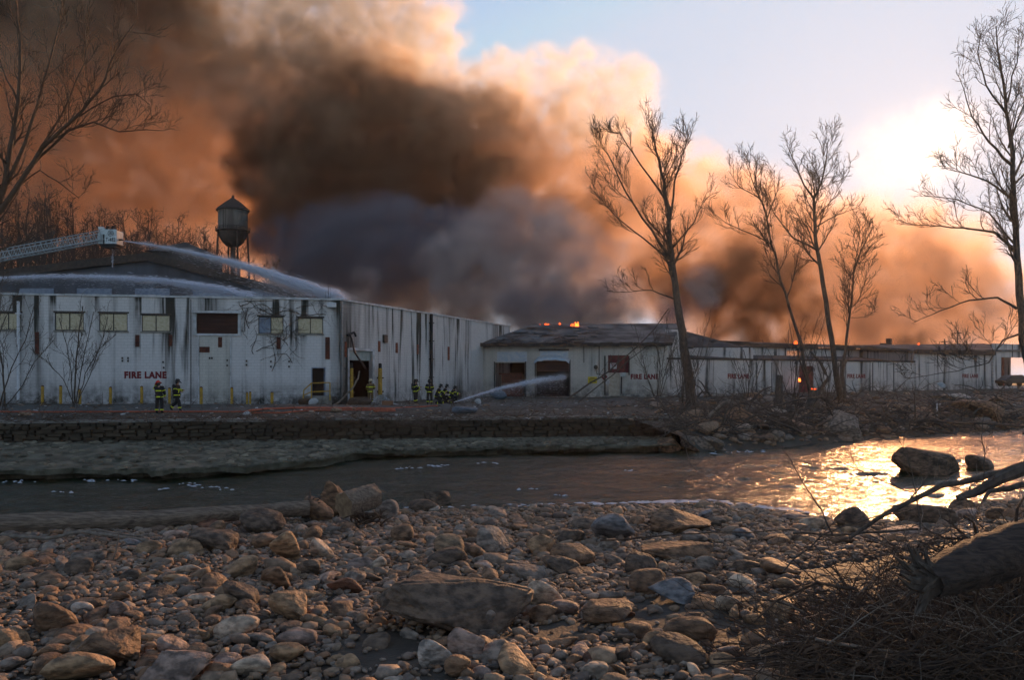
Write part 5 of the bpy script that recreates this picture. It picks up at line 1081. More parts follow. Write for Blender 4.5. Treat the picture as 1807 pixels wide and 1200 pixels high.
stick([(1380, 1010), (1450, 945), (1500, 925), (1570, 905)], 13.4, .014, .008, label='grey stem leaning from the stones toward the bright water', twigs=5, seed=20)
# root and twig tangle on the mound: many curved stems, one mass
def tangle(name, n, box, rad, mat, seed, L_=(.4, 1.4), lift=.5, big=0):
    r = random.Random(seed); m = MB()
    for k in range(n):
        px = r.uniform(box[0], box[1]); py = r.uniform(box[2], box[3])
        lim = np.interp(px, [1380, 1500, 1600, 1700, 1807], [1190, 1080, 1010, 970, 930]) if box[4] else 0
        if py < lim: continue
        g = GN(min(px, 1850), py) if box[5] else GP(px, py); l = r.uniform(*L_); a = r.gauss(0, .9)+(math.pi if r.random() < .5 else 0); d = Vector((math.cos(a), r.uniform(-.7, .7), abs(r.gauss(0, .45)))); p = g+Vector((0, 0, r.uniform(0, lift)))
        P = [p]
        for q in range(5): d = (d+Vector((r.gauss(0, .25), r.gauss(0, .25), r.gauss(-.08, .22)))).normalized(); P.append(P[-1]+d*l/5)
        r0 = rad*r.uniform(.4, 1.5)*(3 if r.random() < big else 1); m.tube(P, np.linspace(r0, r0*.35, 6), 4, False)
    o = m.build(name, mat); o['kind'] = 'stuff'; return o
tangle('brush_tangle', 2600, (1370, 1840, 1000, 1260, 1, 1), .008, m_brush, 1, lift=.55, big=.06)
tangle('dark_roots', 130, (1400, 1840, 1000, 1250, 1, 1), .026, m_logdark, 12, (.5, 1.6), lift=.45)
tangle('rimlit_stems', 420, (1400, 1840, 990, 1230, 1, 1), .007, m_barkpale, 2, (.6, 2.0), lift=.7)  # pale wood colour carries the rim light on these stems
tangle('drift_twigs', 500, (1250, 1600, 960, 1180, 0, 1), .006, m_brush, 3, (.3, .9), lift=.12)
for i, (pp, r0, lab) in enumerate([([(1385, 1205), (1470, 1150), (1560, 1095), (1640, 1040)], .035, 'long bare root crossing the brush tangle diagonally'), ([(1440, 1130), (1540, 1145), (1640, 1160), (1790, 1170)], .022, 'sunlit pale stem lying across the brush tangle'), ([(1600, 1200), (1650, 1120), (1680, 1050), (1670, 990)], .03, 'upright curved root in the brush under the drift trunk'), ([(1510, 1040), (1440, 1030), (1370, 1060), (1330, 1100)], .025, 'thin branch bowing left out of the brush tangle'), ([(1807, 1130), (1740, 1150), (1700, 1190)], .05, 'smooth grey limb in the bottom right corner')]):
    stick(pp, 10.6 if i != 1 else 10.2, r0, r0*.4, name='root_branch', label=lab, mat=m_barkpale if i in (1, 4) else m_brush, twigs=6, seed=40+i)
print('brush', round(time.time()-T0, 1))

# ------------------------------------------------------------------ far bank debris
tangle('bank_debris', 1500, (1165, 1807, 690, 775, 0, 0), .03, m_bark, 5, (.8, 3.2), lift=.35, big=.08)
tangle('yard_twigs', 500, (0, 1160, 735, 742, 0, 0), .012, m_brush, 6, (.3, 1.2), lift=.15)
tangle('wall_top_brush', 500, (0, 1180, 741, 747, 0, 0), .012, m_brush, 16, (.4, 1.6), lift=.1)
tangle('wall_foot_weeds', 700, (0, 1170, 703, 722, 0, 0), .014, m_brush, 7, (.3, 1.1), lift=.15)
tangle('undercut_brush', 60, (700, 760, 745, 750, 0, 0), .02, m_bark, 8, (.3, 1.), lift=0)
r = random.Random(12); rub = []
for k in range(900):
    px = r.uniform(1150, 1830); py = r.uniform(692, 790); g = GP(px, py)
    if g.y < float(ft(g.x))+.1: continue
    s = .1*math.exp(abs(r.gauss(0, .7))); rub.append((g.x, g.y, g.z+s*.2, s*1.3, s, s*.6))
for k in range(500):
    px = r.uniform(-20, 1180); py = r.uniform(705, 742); g = GP(px, py); s = .05*math.exp(abs(r.gauss(0, .6))); rub.append((g.x, g.y, g.z+s*.2, s*1.3, s, s*.5))
join_stones(rub, mid[:4], 'bank_rubble', m_pebble)
m = MB()
for k in range(170):
    px = r.uniform(0, 1800); py = r.uniform(708, 741) if px < 1165 else r.uniform(695, 760); g = GP(px, py); s = r.uniform(.04, .16); m.box((g.x, g.y, g.z+.04), (s*1.6, s, .03), rz=r.uniform(0, 3), rx=r.uniform(-.4, .4), ry=r.uniform(-.4, .4))
m.build('paper_litter', m_trash)['kind'] = 'stuff'
def fallen(l, Y, r0, r1, lab, mat=m_bark, tw=4, sd=0): return stick(l, Y, r0, r1, name='fallen_branch', label=lab, mat=mat, twigs=tw, seed=60+sd)
fallen([(1238, 752), (1255, 730), (1275, 712), (1292, 705)], 51, .12, .05, 'pale broken snag leaning out of the bank beside the leaning tree', m_barkpale, 3, 1)
fallen([(1000, 705), (1060, 665), (1110, 625), (1155, 580), (1180, 545)], 66, .07, .03, 'long broken bough leaning up from the yard across the FIRE LANE lettering', m_bark, 8, 2)
fallen([(1020, 712), (1080, 662), (1130, 620), (1170, 590)], 67, .05, .02, 'second thinner bough leaning beside the long broken one', m_bark, 7, 3)
fallen([(1180, 745), (1230, 722), (1290, 735), (1350, 722), (1400, 708), (1450, 700)], 55, .09, .05, 'horizontal dead limb among the roots below the leaning tree', m_bark, 6, 4)
fallen([(1200, 765), (1240, 758), (1290, 762), (1330, 752)], 50, .08, .04, 'bleached root trailing along the bank below the leaning tree', m_barkpale, 5, 5)
fallen([(1560, 752), (1640, 742), (1720, 748), (1830, 755)], 62, .14, .08, 'long dark trunk lying on the right bank above the water', m_bark, 5, 6)
fallen([(1470, 715), (1430, 690), (1415, 650), (1405, 610)], 64, .12, .05, 'splintered stem leaning left of the forked tree', m_bark, 6, 7)
fallen([(1440, 700), (1462, 668), (1448, 640), (1430, 620)], 63, .16, .07, 'dark broken trunk beside the splintered stem', m_bark, 6, 8)
for i, (px, w_, y0, y1, lab) in enumerate([(1375, 12, 712, 662, 'tall rotten stump left of the red door'), (1435, 16, 712, 688, 'short dark stump beneath the slender tree')]):
    g = PX(px, y0, 62); st_ = wood('tree_stump', lab, 'stump', [g-Vector((0, 0, .3)), g+Vector((0, 0, (y0-y1)*.25*62/F)), g+Vector((0, 0, (y0-y1)*.6*62/F)), g+Vector((.05, 0, (y0-y1)*62/F))], [w_*.9*62/F, w_*.6*62/F, w_*.5*62/F, w_*.4*62/F], m_bark, 12, (-1,), 20+i)
for i_, (a_, b_, Y_, w__, h__, c_, l_) in enumerate([(1330, 768, 53, 120, 44, 'brown', 'big brown clod of undercut earth below the stump'), (1410, 780, 53, 70, 40, 'dark', 'dark earth block left of the pale tilted ledge'), (1240, 775, 50, 80, 36, 'brown', 'brown earth mound under the roots of the leaning tree'), (1560, 764, 62, 60, 22, 'dark', 'dark earth lump right of the pale tilted ledge'), (1640, 742, 66, 80, 22, 'brown', 'brown mound behind the long dark trunk on the right bank'), (1740, 735, 68, 90, 26, 'brown', 'broad brown mound near the right edge of the far bank')]):
    free_rock(a_, b_, Y_, w__, h__, 'block', c_, l_, .1, z=PX(a_, b_, Y_).z, seed=30+i_, cat='earth mound')
slab = free_rock(1690, 706, 80, 92, 12, 'slab', 'white', 'long pale slab lying on the right bank near the end section', .04, z=float(ground_far(42, 80)), seed=12)
g = GP(1630, 735); m = MB(); m.tube([(g.x+1, g.y, g.z-.2), (g.x+1, g.y, g.z+1.0)], .05, 6); o = m.build('marker_post', m_white); tag(o, 'small white post standing in the debris on the right bank', 'post')
# foam along the margins and in riffles
m = MB(); fr_ = random.Random(9)
def foam(px, py, w_, d_, n=9):
    Y = 4.09*F/(py-665); x = (px-903.5)/F*Y; W = w_*Y/F/2; D = d_*Y*Y/F/4.1/2
    V = [(x, Y, WZ+.10)]; 
    for i in range(n): a = i*2*math.pi/n; q = fr_.uniform(.55, 1.15); V.append((x+math.cos(a)*W*q, Y+math.sin(a)*D*q, WZ+.065))
    m.add(V, [(0, i+1, (i+1) % n+1) for i in range(n)])
for k in range(110): t = fr_.random(); px = fr_.choice([fr_.uniform(1100, 1430), fr_.uniform(700, 1430)]); py = np.interp(px, [700, 900, 1100, 1250, 1420], [904, 897, 893, 889, 908])-fr_.uniform(0, 4); foam(px, py, fr_.uniform(6, 30), fr_.uniform(1, 3.4))
for px, py in [(20, 853), (45, 852), (150, 851), (175, 851), (220, 851), (700, 829), (725, 827), (755, 825), (780, 824), (860, 819), (1270, 801), (1290, 800), (1310, 799), (1330, 798), (330, 857), (345, 860), (372, 863), (400, 866), (290, 866), (110, 872), (770, 883), (1120, 832), (930, 866), (980, 878)]:
    for k in range(5): foam(px+fr_.uniform(-18, 18), py+fr_.uniform(-1.5, 2), fr_.uniform(3, 14), fr_.uniform(.4, 1.1), 7)
m.build('river_foam', m_foam, smooth=True)['kind'] = 'stuff'

# ------------------------------------------------------------------ yard things
def bollard(px, y0, y1, w_, lab, Y=None):
    Y = Y or float(LF.Y(px))-1.9; z = gf((px-903.5)/F*Y, Y); g = Vector(((px-903.5)/F*Y, Y, z)); s = Y/F; h_ = (y1-y0)*s; th = thing('bollard', lab, 'bollard', tuple(g), group='yellow bollards along the warehouse wall')
    m = MB(); m.lathe([(w_*s/2, -.2), (w_*s/2, h_*.96)], 10); m.build('post', m_yellow, th, smooth=False); m = MB(); m.lathe([(w_*s/2*1.0, h_*.96), (w_*s/2*.8, h_), (.01, h_+.03)], 10); m.build('cap', m_rust, th); return th
for a in [(75, 683, 715, 5, 'yellow bollard farthest left, left of the sapling'), (107, 683, 715, 5, 'yellow bollard second from the left, left of the sapling'), (141, 683, 711, 5, 'yellow bollard behind the sapling stems'), (195, 683, 718, 5, 'yellow bollard between the sapling and the FIRE LANE lettering'), (250, 682, 718, 5, 'yellow bollard left of the red helmeted firefighter'), (299, 683, 716, 5, 'yellow bollard between the two firefighters at left'), (355, 683, 717, 5.5, 'yellow bollard right of the walking firefighter under the shutter'), (409, 683, 716, 5, 'yellow bollard at the right side of the blocked up doorway'), (436, 692, 716, 4, 'left post of the short yellow pair'), (441.5, 691, 716, 4, 'right post of the short yellow pair'), (480, 693, 717, 5.5, 'short yellow bollard left of the railing')]: bollard(*a)
# posts flanking the roller door
for px, lab in ((613.5, 'slim yellow post left of the open roller door'), (664, 'thick yellow post right of the open roller door')):
    s_ = LS.s(px); p = LS.world(s_, -.35, 0); h_ = LS.z(px, 650); th = thing('guard_post', lab, 'post', (p.x, p.y, 0)); m = MB(); rw = .12 if px < 640 else .17; m.lathe([(rw, -.1), (rw, h_)], 10); m.build('post', m_yellow, th); m = MB(); m.lathe([(rw*.8, h_), (rw*.8, h_+.35), (rw*.4, h_+.4)], 8); m.build('cap', m_black, th)
    for zz in (.9, 2.0): m = MB(); m.bx(-rw*1.5, rw*1.5, .0, rw*1.6, zz, zz+.12); m.build('bracket', m_black, th)
# railing by the corner door
def LFp(px, py, off): u = LF.s(px); return LF.world(u, off, LF.z(px, py))
RL = thing('yellow_railing', 'bent yellow pipe railing beside the dark door near the warehouse corner', 'railing', tuple(LFp(560, 716, -1.4)))
for l in ([(536, 712), (538, 688), (551, 676)], [(551, 676), (551, 712)], [(583, 675), (583, 706)]):
    m = MB(); m.tube([LFp(a, b, -1.4) for a, b in l], .045, 6); wpart(m, 'post', m_yellow, RL)
for l in ([(551, 676), (583, 675)], [(538, 697), (551, 691), (583, 690)]):
    m = MB(); m.tube([LFp(a, b, -1.4) for a, b in l], .045, 6); wpart(m, 'rail', m_yellow, RL)
# rubbish by the door: crumpled sheets, dark heap, box
r = random.Random(33); m = MB()
for k in range(110):
    px = r.gauss(672, 12); hh = max(0, 18*(1-abs(px-672)/26)); py = 716-r.uniform(0, 1)*hh; p = PX(px, py, 61.5+r.uniform(-.5, .5)); a = r.uniform(.12, .4); V = [(p.x+r.uniform(-a, a), p.y+r.uniform(-a, a), p.z+r.uniform(-a, a)*.6) for _ in range(5)]
    m.add(V, [(0, 1, 2), (0, 2, 3), (0, 3, 4), (1, 3, 2)])
o = m.build('rubbish_heap', m_trash); tag(o, 'heap of crumpled white sheeting beside the open roller door', 'rubbish heap')
mp = rock_proto(900, 'block', 2); 
def heap(px, py, w_, h_, Y, mat, name, lab, cat, sd=0):
    me = rock_proto(910+sd, 'wedge', 2).copy(); me.materials.clear(); me.materials.append(mat); o = link(bpy.data.objects.new(name, me)); s = Y/F; p = PX(px, py, Y); o.location = p+Vector((0, 0, h_*s*.35)); o.scale = (w_*s/2, w_*s*.35, h_*s*.62); tag(o, lab, cat); return o
heap(636, 716, 44, 16, 61.5, m_brush, 'dark_heap', 'dark mound of sodden debris in front of the open roller door', 'debris heap', 1)
heap(545, 716, 34, 14, 61, m_brush, 'weed_heap', 'clump of dead weeds below the yellow railing', 'weeds', 2); heap(553, 714, 16, 12, 60.6, m_trash, 'crumpled_sheet', 'crumpled pale sheet beneath the yellow railing', 'rubbish', 3)
heap(437, 734, 18, 9, 47, m_trash, 'white_bag', 'crumpled white bag at the left end of the coiled hoses', 'bag', 4)
heap(820, 728, 46, 11, 51, m_tarp, 'slate_sheet', 'slate blue sheet lying flat on the wall top right of the firefighters', 'sheet', 5)
heap(843, 712, 12, 9, 62, m_trash, 'pale_drum', 'small pale drum lying in the yard before the corner', 'drum', 6)
heap(1662, 683, 16, 9, 100, m_trash, 'white_object', 'small white wreckage piece under the last FIRE LANE lettering', 'wreckage', 7)
heap(878, 703, 34, 16, 78, m_tarp, 'broken_slab', 'tilted blue grey slab leaning before the first loading bay', 'slab', 8)
m = MB(); p = PX(684, 719, 58.5); m.bx(p.x-.36, p.x+.36, p.y-.25, p.y+.25, .1, .5); o = m.build('cardboard_box', m_card); tag(o, 'brown cardboard box in front of the white rubbish heap', 'box')
fallen([(578, 722), (600, 708), (622, 685), (632, 668), (634, 655)], 60.5, .07, .05, 'forked pale tree limb propped against the roller door jamb', m_barkpale, 3, 9)
# hoses
def hose(l, lab, rad=.045):
    P = []
    for i in range(len(l)-1):
        for k in range(5): a = l[i][0]+(l[i+1][0]-l[i][0])*k/5; b = l[i][1]+(l[i+1][1]-l[i][1])*k/5; g = GP(a, b+.25*math.sin(a*.13)); P.append(g+Vector((0, 0, rad+.03)))
    m = MB(); m.tube(P, rad, 8); o = m.build('fire_hose', m_hose, smooth=True); tag(o, lab, 'hose', 'orange fire hoses on the lane')
hose([(-40, 729), (100, 729.5), (250, 729), (400, 729), (430, 729.5), (445, 725.5), (520, 722.5), (640, 722)], 'orange hose running along the lane from the left edge past the firefighters')
hose([(520, 722.8), (600, 723), (690, 722.5), (720, 721), (785, 717.5)], 'orange hose leading right to the crouching firefighters', .04)
hose([(434, 731), (500, 731), (540, 727), (620, 726), (690, 726), (697, 724.5), (640, 722.6), (540, 721.2), (470, 723.5), (434, 729)], 'long loop of orange hose before the roller door', .045)
hose([(660, 728.5), (697, 727), (690, 724.5)], 'short orange hose bend beside the cardboard box', .04)
# utility poles and car at far right
for px, y0, lab, w_ in ((1667, 598, 'dark pole with a broad foot behind the end section roof', .35), (1690, 583, 'thin utility pole behind the end section roof', .12)):
    P = PX(px, 625, 124); th = thing('utility_pole', lab, 'pole', (P.x, P.y, 2)); m = MB(); t_ = PX(px, y0, 124).z-2; m.tube([(0, 0, 0), (0, 0, t_*.6), (0, 0, t_)], [w_*2.4, w_*.8, .07], 8); m.build('pole', m_bark, th); m = MB(); m.bx(-.5, .5, -.06, .06, t_-.5, t_-.35); m.build('crossarm', m_bark, th)
CA = thing('parked_car', 'dark rounded car parked before the far right opening', 'car', (PX(1790, 675, 108).x, 108, .95), .15)
m = MB(); prof = [(-2.1, .35), (-2.15, .75), (-1.6, .95), (-1.0, 1.38), (.5, 1.45), (1.3, 1.0), (2.1, .85), (2.15, .4)]
for a, b in ((-.85, .85),): 
    V = [(x, y, z) for y in (a, b) for x, z in prof]; n = 8; m.add(V, [tuple(range(n)), tuple(range(2*n-1, n-1, -1))]+[(i, i+n, (i+1) % n+n, (i+1) % n) for i in range(n)])
bo = m.build('body', m_car, CA); bv = bo.modifiers.new('b', 'BEVEL'); bv.width = .12; bv.segments = 3
m = MB(); m.add([(-1.4, -.87, 1.0), (1.05, -.87, 1.02), (.4, -.80, 1.38), (-.95, -.80, 1.33)], [(0, 1, 2, 3)]); m.build('side_window', m_glass, CA)
for x in (-1.35, 1.35):
    for y in (-.8, .8): m = MB(); m.tube([(x, y-.1, .33), (x, y+.1, .33)], .33, 16); wh = m.build('wheel', m_rubber, CA); m = MB(); m.tube([(x, y-.115, .33), (x, y+.115, .33)], .18, 10); m.build('rim', m_steel, wh)
for y in (-.6, .6): m = MB(); m.box((-2.12, y, .7), (.06, .3, .14)); m.build('headlight', m_glass, CA)
# flames
def flames(l, Y, lab, seed=0):
    r = random.Random(seed); th = None; c = l[0]; P0 = PX(c[0], c[1], Y); th = thing('flames', lab, 'fire', tuple(P0))
    for (px, py, w_, h_) in l:
        p = PX(px, py, Y); s = Y/F; m = MB(); n = max(2, int(w_/2.2))
        for k in range(n):
            x = p.x+(k-(n-1)/2)*w_*s/n; hh = h_*s*r.uniform(.5, 1.1); q = w_*s/n*.7; m.tube([(x, p.y, p.z-.1), (x+r.uniform(-q, q)*.5, p.y, p.z+hh*.4), (x+r.uniform(-q, q), p.y, p.z+hh)], [q, q*.9, q*.08], 7)
        wpart(m, 'flame_tongue', m_flame if h_ < 7.5 else m_flame2, th, smooth=True)
flames([(1010, 574, 6, 5), (1018, 575, 7, 8), (1015, 583, 5, 5), (1012, 590, 4, 4), (1014, 596, 6, 6), (1004, 604, 3, 3)], 98, 'bright orange flames breaking through the ridge of the loading bay roof', 1)
flames([(954, 575, 3, 3), (965, 574, 8, 4), (988, 573, 4, 4), (1042, 575, 2, 2)], 99.4, 'small row of orange flames along the left of the ridge', 2)
flames([(1404, 606, 5, 6)], 108, 'orange flame above the clerestory roof edge', 3)
flames([(1411, 672, 4, 8)], 95.5, 'orange flame at the left jamb of the red door', 4)
flames([(1430, 688, 6, 3), (1438, 687, 4, 2)], 95, 'low embers burning at the foot of the red door', 5)
flames([(1283, 611, 2, 2), (1621, 607, 3, 2)], 112, 'tiny embers on the distant roof lines', 6)

# ------------------------------------------------------------------ people
def skin_mesh(name, verts, edges, radii, mat, parent, lv=2, root=0):
    me = bpy.data.meshes.new(name); me.from_pydata([tuple(v) for v in verts], edges, []); o = bpy.data.objects.new(name, me); COL.objects.link(o); o.modifiers.new('s', 'SKIN'); sv = me.skin_vertices[0].data
    for i, r in enumerate(radii): sv[i].radius = (r, r) if np.isscalar(r) else r
    sv[root].use_root = True; ss = o.modifiers.new('u', 'SUBSURF'); ss.levels = lv; ss.render_levels = lv
    dg = bpy.context.evaluated_depsgraph_get(); m2 = bpy.data.meshes.new_from_object(o.evaluated_get(dg)); bpy.data.objects.remove(o); m2.name = name; m2.materials.clear(); m2.materials.append(mat); m2.polygons.foreach_set('use_smooth', np.ones(len(m2.polygons), bool))
    r_ = link(bpy.data.objects.new(name, m2)); r_.parent = parent; return r_
BASE = dict(pel=(0, 0, .95), wai=(0, 0, 1.12), che=(0, .01, 1.36), nec=(0, .01, 1.52), hea=(0, .04, 1.66), top=(0, .04, 1.78),
            sl=(-.20, 0, 1.44), el=(-.27, .02, 1.16), wl=(-.25, .14, .93), sr=(.20, 0, 1.44), er=(.27, .02, 1.16), wr=(.25, .14, .93),
            hl=(-.10, 0, .92), kl=(-.13, .03, .50), al=(-.14, 0, .10), tl=(-.15, .17, .05), hr=(.10, 0, .92), kr=(.13, .03, .50), ar=(.14, 0, .10), tr=(.15, .17, .05))
def person(label, loc, heading, pose=None, gear=None, helm=None, half=False, group=None, scale=1.0, tank=False, stripes=True):
    J = {k: Vector(v) for k, v in BASE.items()}
    for k, v in (pose or {}).items(): J[k] = Vector(v)
    th = thing('person', label, 'person', tuple(loc), heading, group); th.scale = (scale,)*3; gear = gear or m_gear; helm = helm or m_helm
    N_ = ['pel', 'wai', 'che', 'nec', 'hea', 'top', 'sl', 'el', 'wl', 'sr', 'er', 'wr', 'hl', 'kl', 'al', 'tl', 'hr', 'kr', 'ar', 'tr']; ix = {n: i for i, n in enumerate(N_)}
    E_ = [('pel', 'wai'), ('wai', 'che'), ('che', 'nec'), ('nec', 'hea'), ('hea', 'top'), ('che', 'sl'), ('sl', 'el'), ('el', 'wl'), ('che', 'sr'), ('sr', 'er'), ('er', 'wr'), ('pel', 'hl'), ('hl', 'kl'), ('kl', 'al'), ('al', 'tl'), ('pel', 'hr'), ('hr', 'kr'), ('kr', 'ar'), ('ar', 'tr')]
    Rd = dict(pel=.13, wai=.12, che=.14, nec=.055, hea=.10, top=.07, sl=.06, el=.045, wl=.03, sr=.06, er=.045, wr=.03, hl=.09, kl=.06, al=.045, tl=.035, hr=.09, kr=.06, ar=.045, tr=.035)
    verts = [J[n] for n in N_]; edges = [(ix[a], ix[b]) for a, b in E_]; rad = [Rd[n] for n in N_]
    # hands: palm and five fingers each, slightly curled
    for s_, wn, en in ((-1, 'wl', 'el'), (1, 'wr', 'er')):
        d = (J[wn]-J[en]).normalized(); sd = d.cross(Vector((0, 1, .2))).normalized(); nrm = sd.cross(d)
        palm = len(verts); verts.append(J[wn]+d*.08); rad.append((.04, .022)); edges.append((ix[wn], palm))
        for f, (off, ln) in enumerate(((-.032, .07), (-.011, .082), (.011, .078), (.032, .06), (-.05, .045))):
            st_ = palm; b = J[wn]+d*(.10 if f < 4 else .05)+sd*off
            i0 = len(verts); verts += [b, b+d*ln*.5-nrm*.008+sd*(off*.3), b+d*ln-nrm*.028+sd*(off*.3)]; rad += [.010, .009, .007]; edges += [(st_, i0), (i0, i0+1), (i0+1, i0+2)]
    skin_mesh('body', verts, edges, rad, m_skin, th, 1)
    # trousers, coat, boots, gloves as garments over the body
    cN = ['wai', 'che', 'sl', 'el', 'wl', 'sr', 'er', 'wr', 'pel', 'nec']; ci = {n: i for i, n in enumerate(cN)}
    wl2 = J['el'].lerp(J['wl'], .93); wr2 = J['er'].lerp(J['wr'], .93); cv = [J[n] for n in cN]; cv[4] = wl2; cv[7] = wr2; cv[8] = J['pel']+Vector((0, 0, -.04)); cv[9] = J['che'].lerp(J['nec'], .75)
    coat = skin_mesh('coat', cv, [(ci[a], ci[b]) for a, b in [('pel', 'wai'), ('wai', 'che'), ('che', 'sl'), ('sl', 'el'), ('el', 'wl'), ('che', 'sr'), ('sr', 'er'), ('er', 'wr'), ('che', 'nec')]], [(.19, .15), (.20, .17), .10, .082, .07, .10, .082, .07, (.20, .165), .08], gear, th, 2)
    def band(a, b, t, r, h_, name='reflective_band', par=None, mat=None, el=.8):
        p = J[a].lerp(J[b], t); d = (J[b]-J[a]).normalized(); q = d.to_track_quat('Z', 'Y'); m = MB(); m.lathe([(r*.9, -h_/2), (r, -h_/2), (r, h_/2), (r*.9, h_/2)], 16); R = np.array(q.to_matrix()); v = m.v[0]; 
        if el != 1: v[:, 1] *= el
        m.v = [v@R.T+np.array(tuple(p))]; return m.build(name, mat or m_hiviz, par or coat)
    if stripes:
        band('wai', 'che', .55, .215, .06); band('pel', 'wai', -.15, .215, .06)
        for a, b, t in (('el', 'wl', .75), ('er', 'wr', .75)): band(a, b, t, .078, .05, el=1)
        for a, b in (('sl', 'el'), ('sr', 'er')): band(a, b, .6, .094, .04, el=1)
    tv = [J['pel'], J['hl'], J['kl'], J['al']+Vector((0, 0, .06)), J['hr'], J['kr'], J['ar']+Vector((0, 0, .06))]
    trs = skin_mesh('trousers', tv, [(0, 1), (1, 2), (2, 3), (0, 4), (4, 5), (5, 6)], [.15, .12, .10, .085, .12, .10, .085], gear, th, 2)
    if stripes:
        for a, b in (('kl', 'al'), ('kr', 'ar')): band(a, b, .72, .098, .06, par=trs, el=1)
    for a, b in (('al', 'tl'), ('ar', 'tr')):
        skin_mesh('boot', [J[a]+Vector((0, 0, .10)), J[a], J[a].lerp(J[b], .5)+Vector((0, 0, -.02)), J[b]], [(0, 1), (1, 2), (2, 3)], [.07, .065, .055, .045], m_rubber, th, 1)
    for w_, e_ in (('wl', 'el'), ('wr', 'er')): d = (J[w_]-J[e_]).normalized(); skin_mesh('glove_cuff', [J[w_]-d*.03, J[w_]+d*.05], [(0, 1)], [.05, .045], m_black, th, 1)
    hp_ = J['hea']; skin_mesh('hood', [J['nec']+Vector((0, -.01, -.03)), J['hea']+Vector((0, -.028, -.01)), J['hea']+Vector((0, -.028, .05))], [(0, 1), (1, 2)], [.085, .108, .10], gear, th, 1)
    # helmet: dome, sweeping brim, comb
    hd = (J['top']-J['nec']).normalized(); qm = hd.to_track_quat('Z', 'Y').to_matrix(); hp = J['hea']+hd*.05; m = MB(); m.lathe([(.128, 0), (.126, .05), (.10, .11), (.055, .145), (.01, .155)], 16); m.v = [v@np.array(qm).T+np.array(tuple(hp)) for v in m.v]; h = m.build('helmet', helm, th, smooth=True)
    m = MB(); m.lathe([(.12, .0), (.175, -.025), (.178, -.012), (.12, .02)], 18); v = m.v[0]; v[:, 1] = np.where(v[:, 1] < 0, v[:, 1]*1.45, v[:, 1]*1.05); v[:, 2] -= np.clip(-v[:, 1]-.1, 0, 1)*.3; m.v = [v@np.array(qm).T+np.array(tuple(hp))]; m.build('brim', helm, h)
    m = MB(); m.box((0, 0, .075), (.018, .24, .12)); m.v = [v@np.array(qm).T+np.array(tuple(hp)) for v in m.v]; m.build('comb', helm, h)
    if tank:
        m = MB(); p = J['che']+Vector((0, -.2, -.05)); m.tube([p+Vector((0, 0, -.28)), p+Vector((0, 0, -.22)), p+Vector((0, 0, .18)), p+Vector((0, 0, .24))], [.03, .08, .08, .03], 12); m.build('air_tank', m_black, th, smooth=True)
    return th
def stand(px, py, **k): g = GP(px, py); return g
PI = math.pi
g = GP(281, 730); person('firefighter in black gear and red helmet seen from behind, raising an arm', g, 0.05, dict(el=(-.30, .12, 1.36), wl=(-.20, .12, 1.60), hea=(-.07, .07, 1.63), top=(-.09, .08, 1.74), wr=(.24, .16, .98)), helm=m_helmred)
g = GP(312, 726); person('firefighter in black gear walking right along the lane past a bollard', g, -PI/2-.1, dict(tl=(-.13, -.28, .08), al=(-.13, -.44, .17), kl=(-.12, -.08, .50), kr=(.12, .20, .52), ar=(.12, .24, .10), tr=(.13, .42, .05), el=(-.28, .0, 1.17), wl=(-.18, .26, 1.2), er=(.28, .05, 1.16), wr=(.18, .28, 1.12)), tank=True)
g = PX(654, 716, 62); g.z = .15; person('firefighter in tan coat and cream helmet standing at the open roller door', g, .2, dict(wr=(.20, .25, 1.12), wl=(-.2, .24, 1.1)), gear=m_geartan, helm=m_helmwhite, scale=1.0)
gY = 66; grp = 'firefighters by the side wall'
def sg(px, Y): return Vector(((px-903.5)/F*Y, Y, .12))
t = person('firefighter holding a long pike pole in front of the stained side wall', sg(732, 65), -PI/2, dict(er=(.25, .18, 1.2), wr=(.2, .42, 1.22), wl=(-.2, .40, 1.05), el=(-.25, .16, 1.14)), tank=True)
p = sg(741, 64.8); m = MB(); m.tube([(p.x, p.y, .15), (p.x-.05, p.y, 2.75)], .022, 6); o = m.build('pike_pole', m_barkpale); tag(o, 'long pale pike pole held upright by a firefighter', 'pike pole')
person('firefighter standing just behind the one with the pike pole', sg(734, 66.4), -PI/2+.3, dict(), tank=False)
person('firefighter standing with back turned beside the black downpipe', sg(758, 62.5), .1, dict(wr=(.2, .3, 1.1), wl=(-.2, .3, 1.05)), tank=True)
CR_ = dict(pel=(0, -.05, .52), wai=(0, 0, .68), che=(0, .12, .90), nec=(0, .18, 1.05), hea=(0, .24, 1.17), top=(0, .27, 1.28), sl=(-.2, .12, .98), el=(-.26, .28, .76), wl=(-.12, .52, .78), sr=(.2, .12, .98), er=(.26, .30, .74), wr=(.12, .50, .74), hl=(-.1, -.02, .50), kl=(-.15, .38, .48), al=(-.15, .22, .10), tl=(-.15, .40, .05), hr=(.1, -.02, .5), kr=(.15, .32, .12), ar=(.15, -.10, .10), tr=(.15, -.02, .04))
person('crouching firefighter nearest the standing one by the downpipe', sg(771, 63), -PI/2+.2, {k: Vector(v)*(1.12 if k[0] in 'pwcnhtse' and k not in ('hl', 'hr') else 1) for k, v in CR_.items()})
person('crouching firefighter in the middle of the hose crew', sg(782, 64.5), -PI/2, {k: Vector(v)*1.1 for k, v in CR_.items()})
t = person('kneeling firefighter at the front aiming the hose nozzle', sg(797, 64), -PI/2-.15, CR_)
nzp = PX(800, 710.5, 63.4); m = MB(); m.tube([PX(786, 716, 63.6), PX(794, 713, 63.5), nzp], [.05, .06, .035], 8); o = m.build('hose_nozzle', m_black, smooth=True); tag(o, 'black hose nozzle held by the kneeling firefighter', 'nozzle')
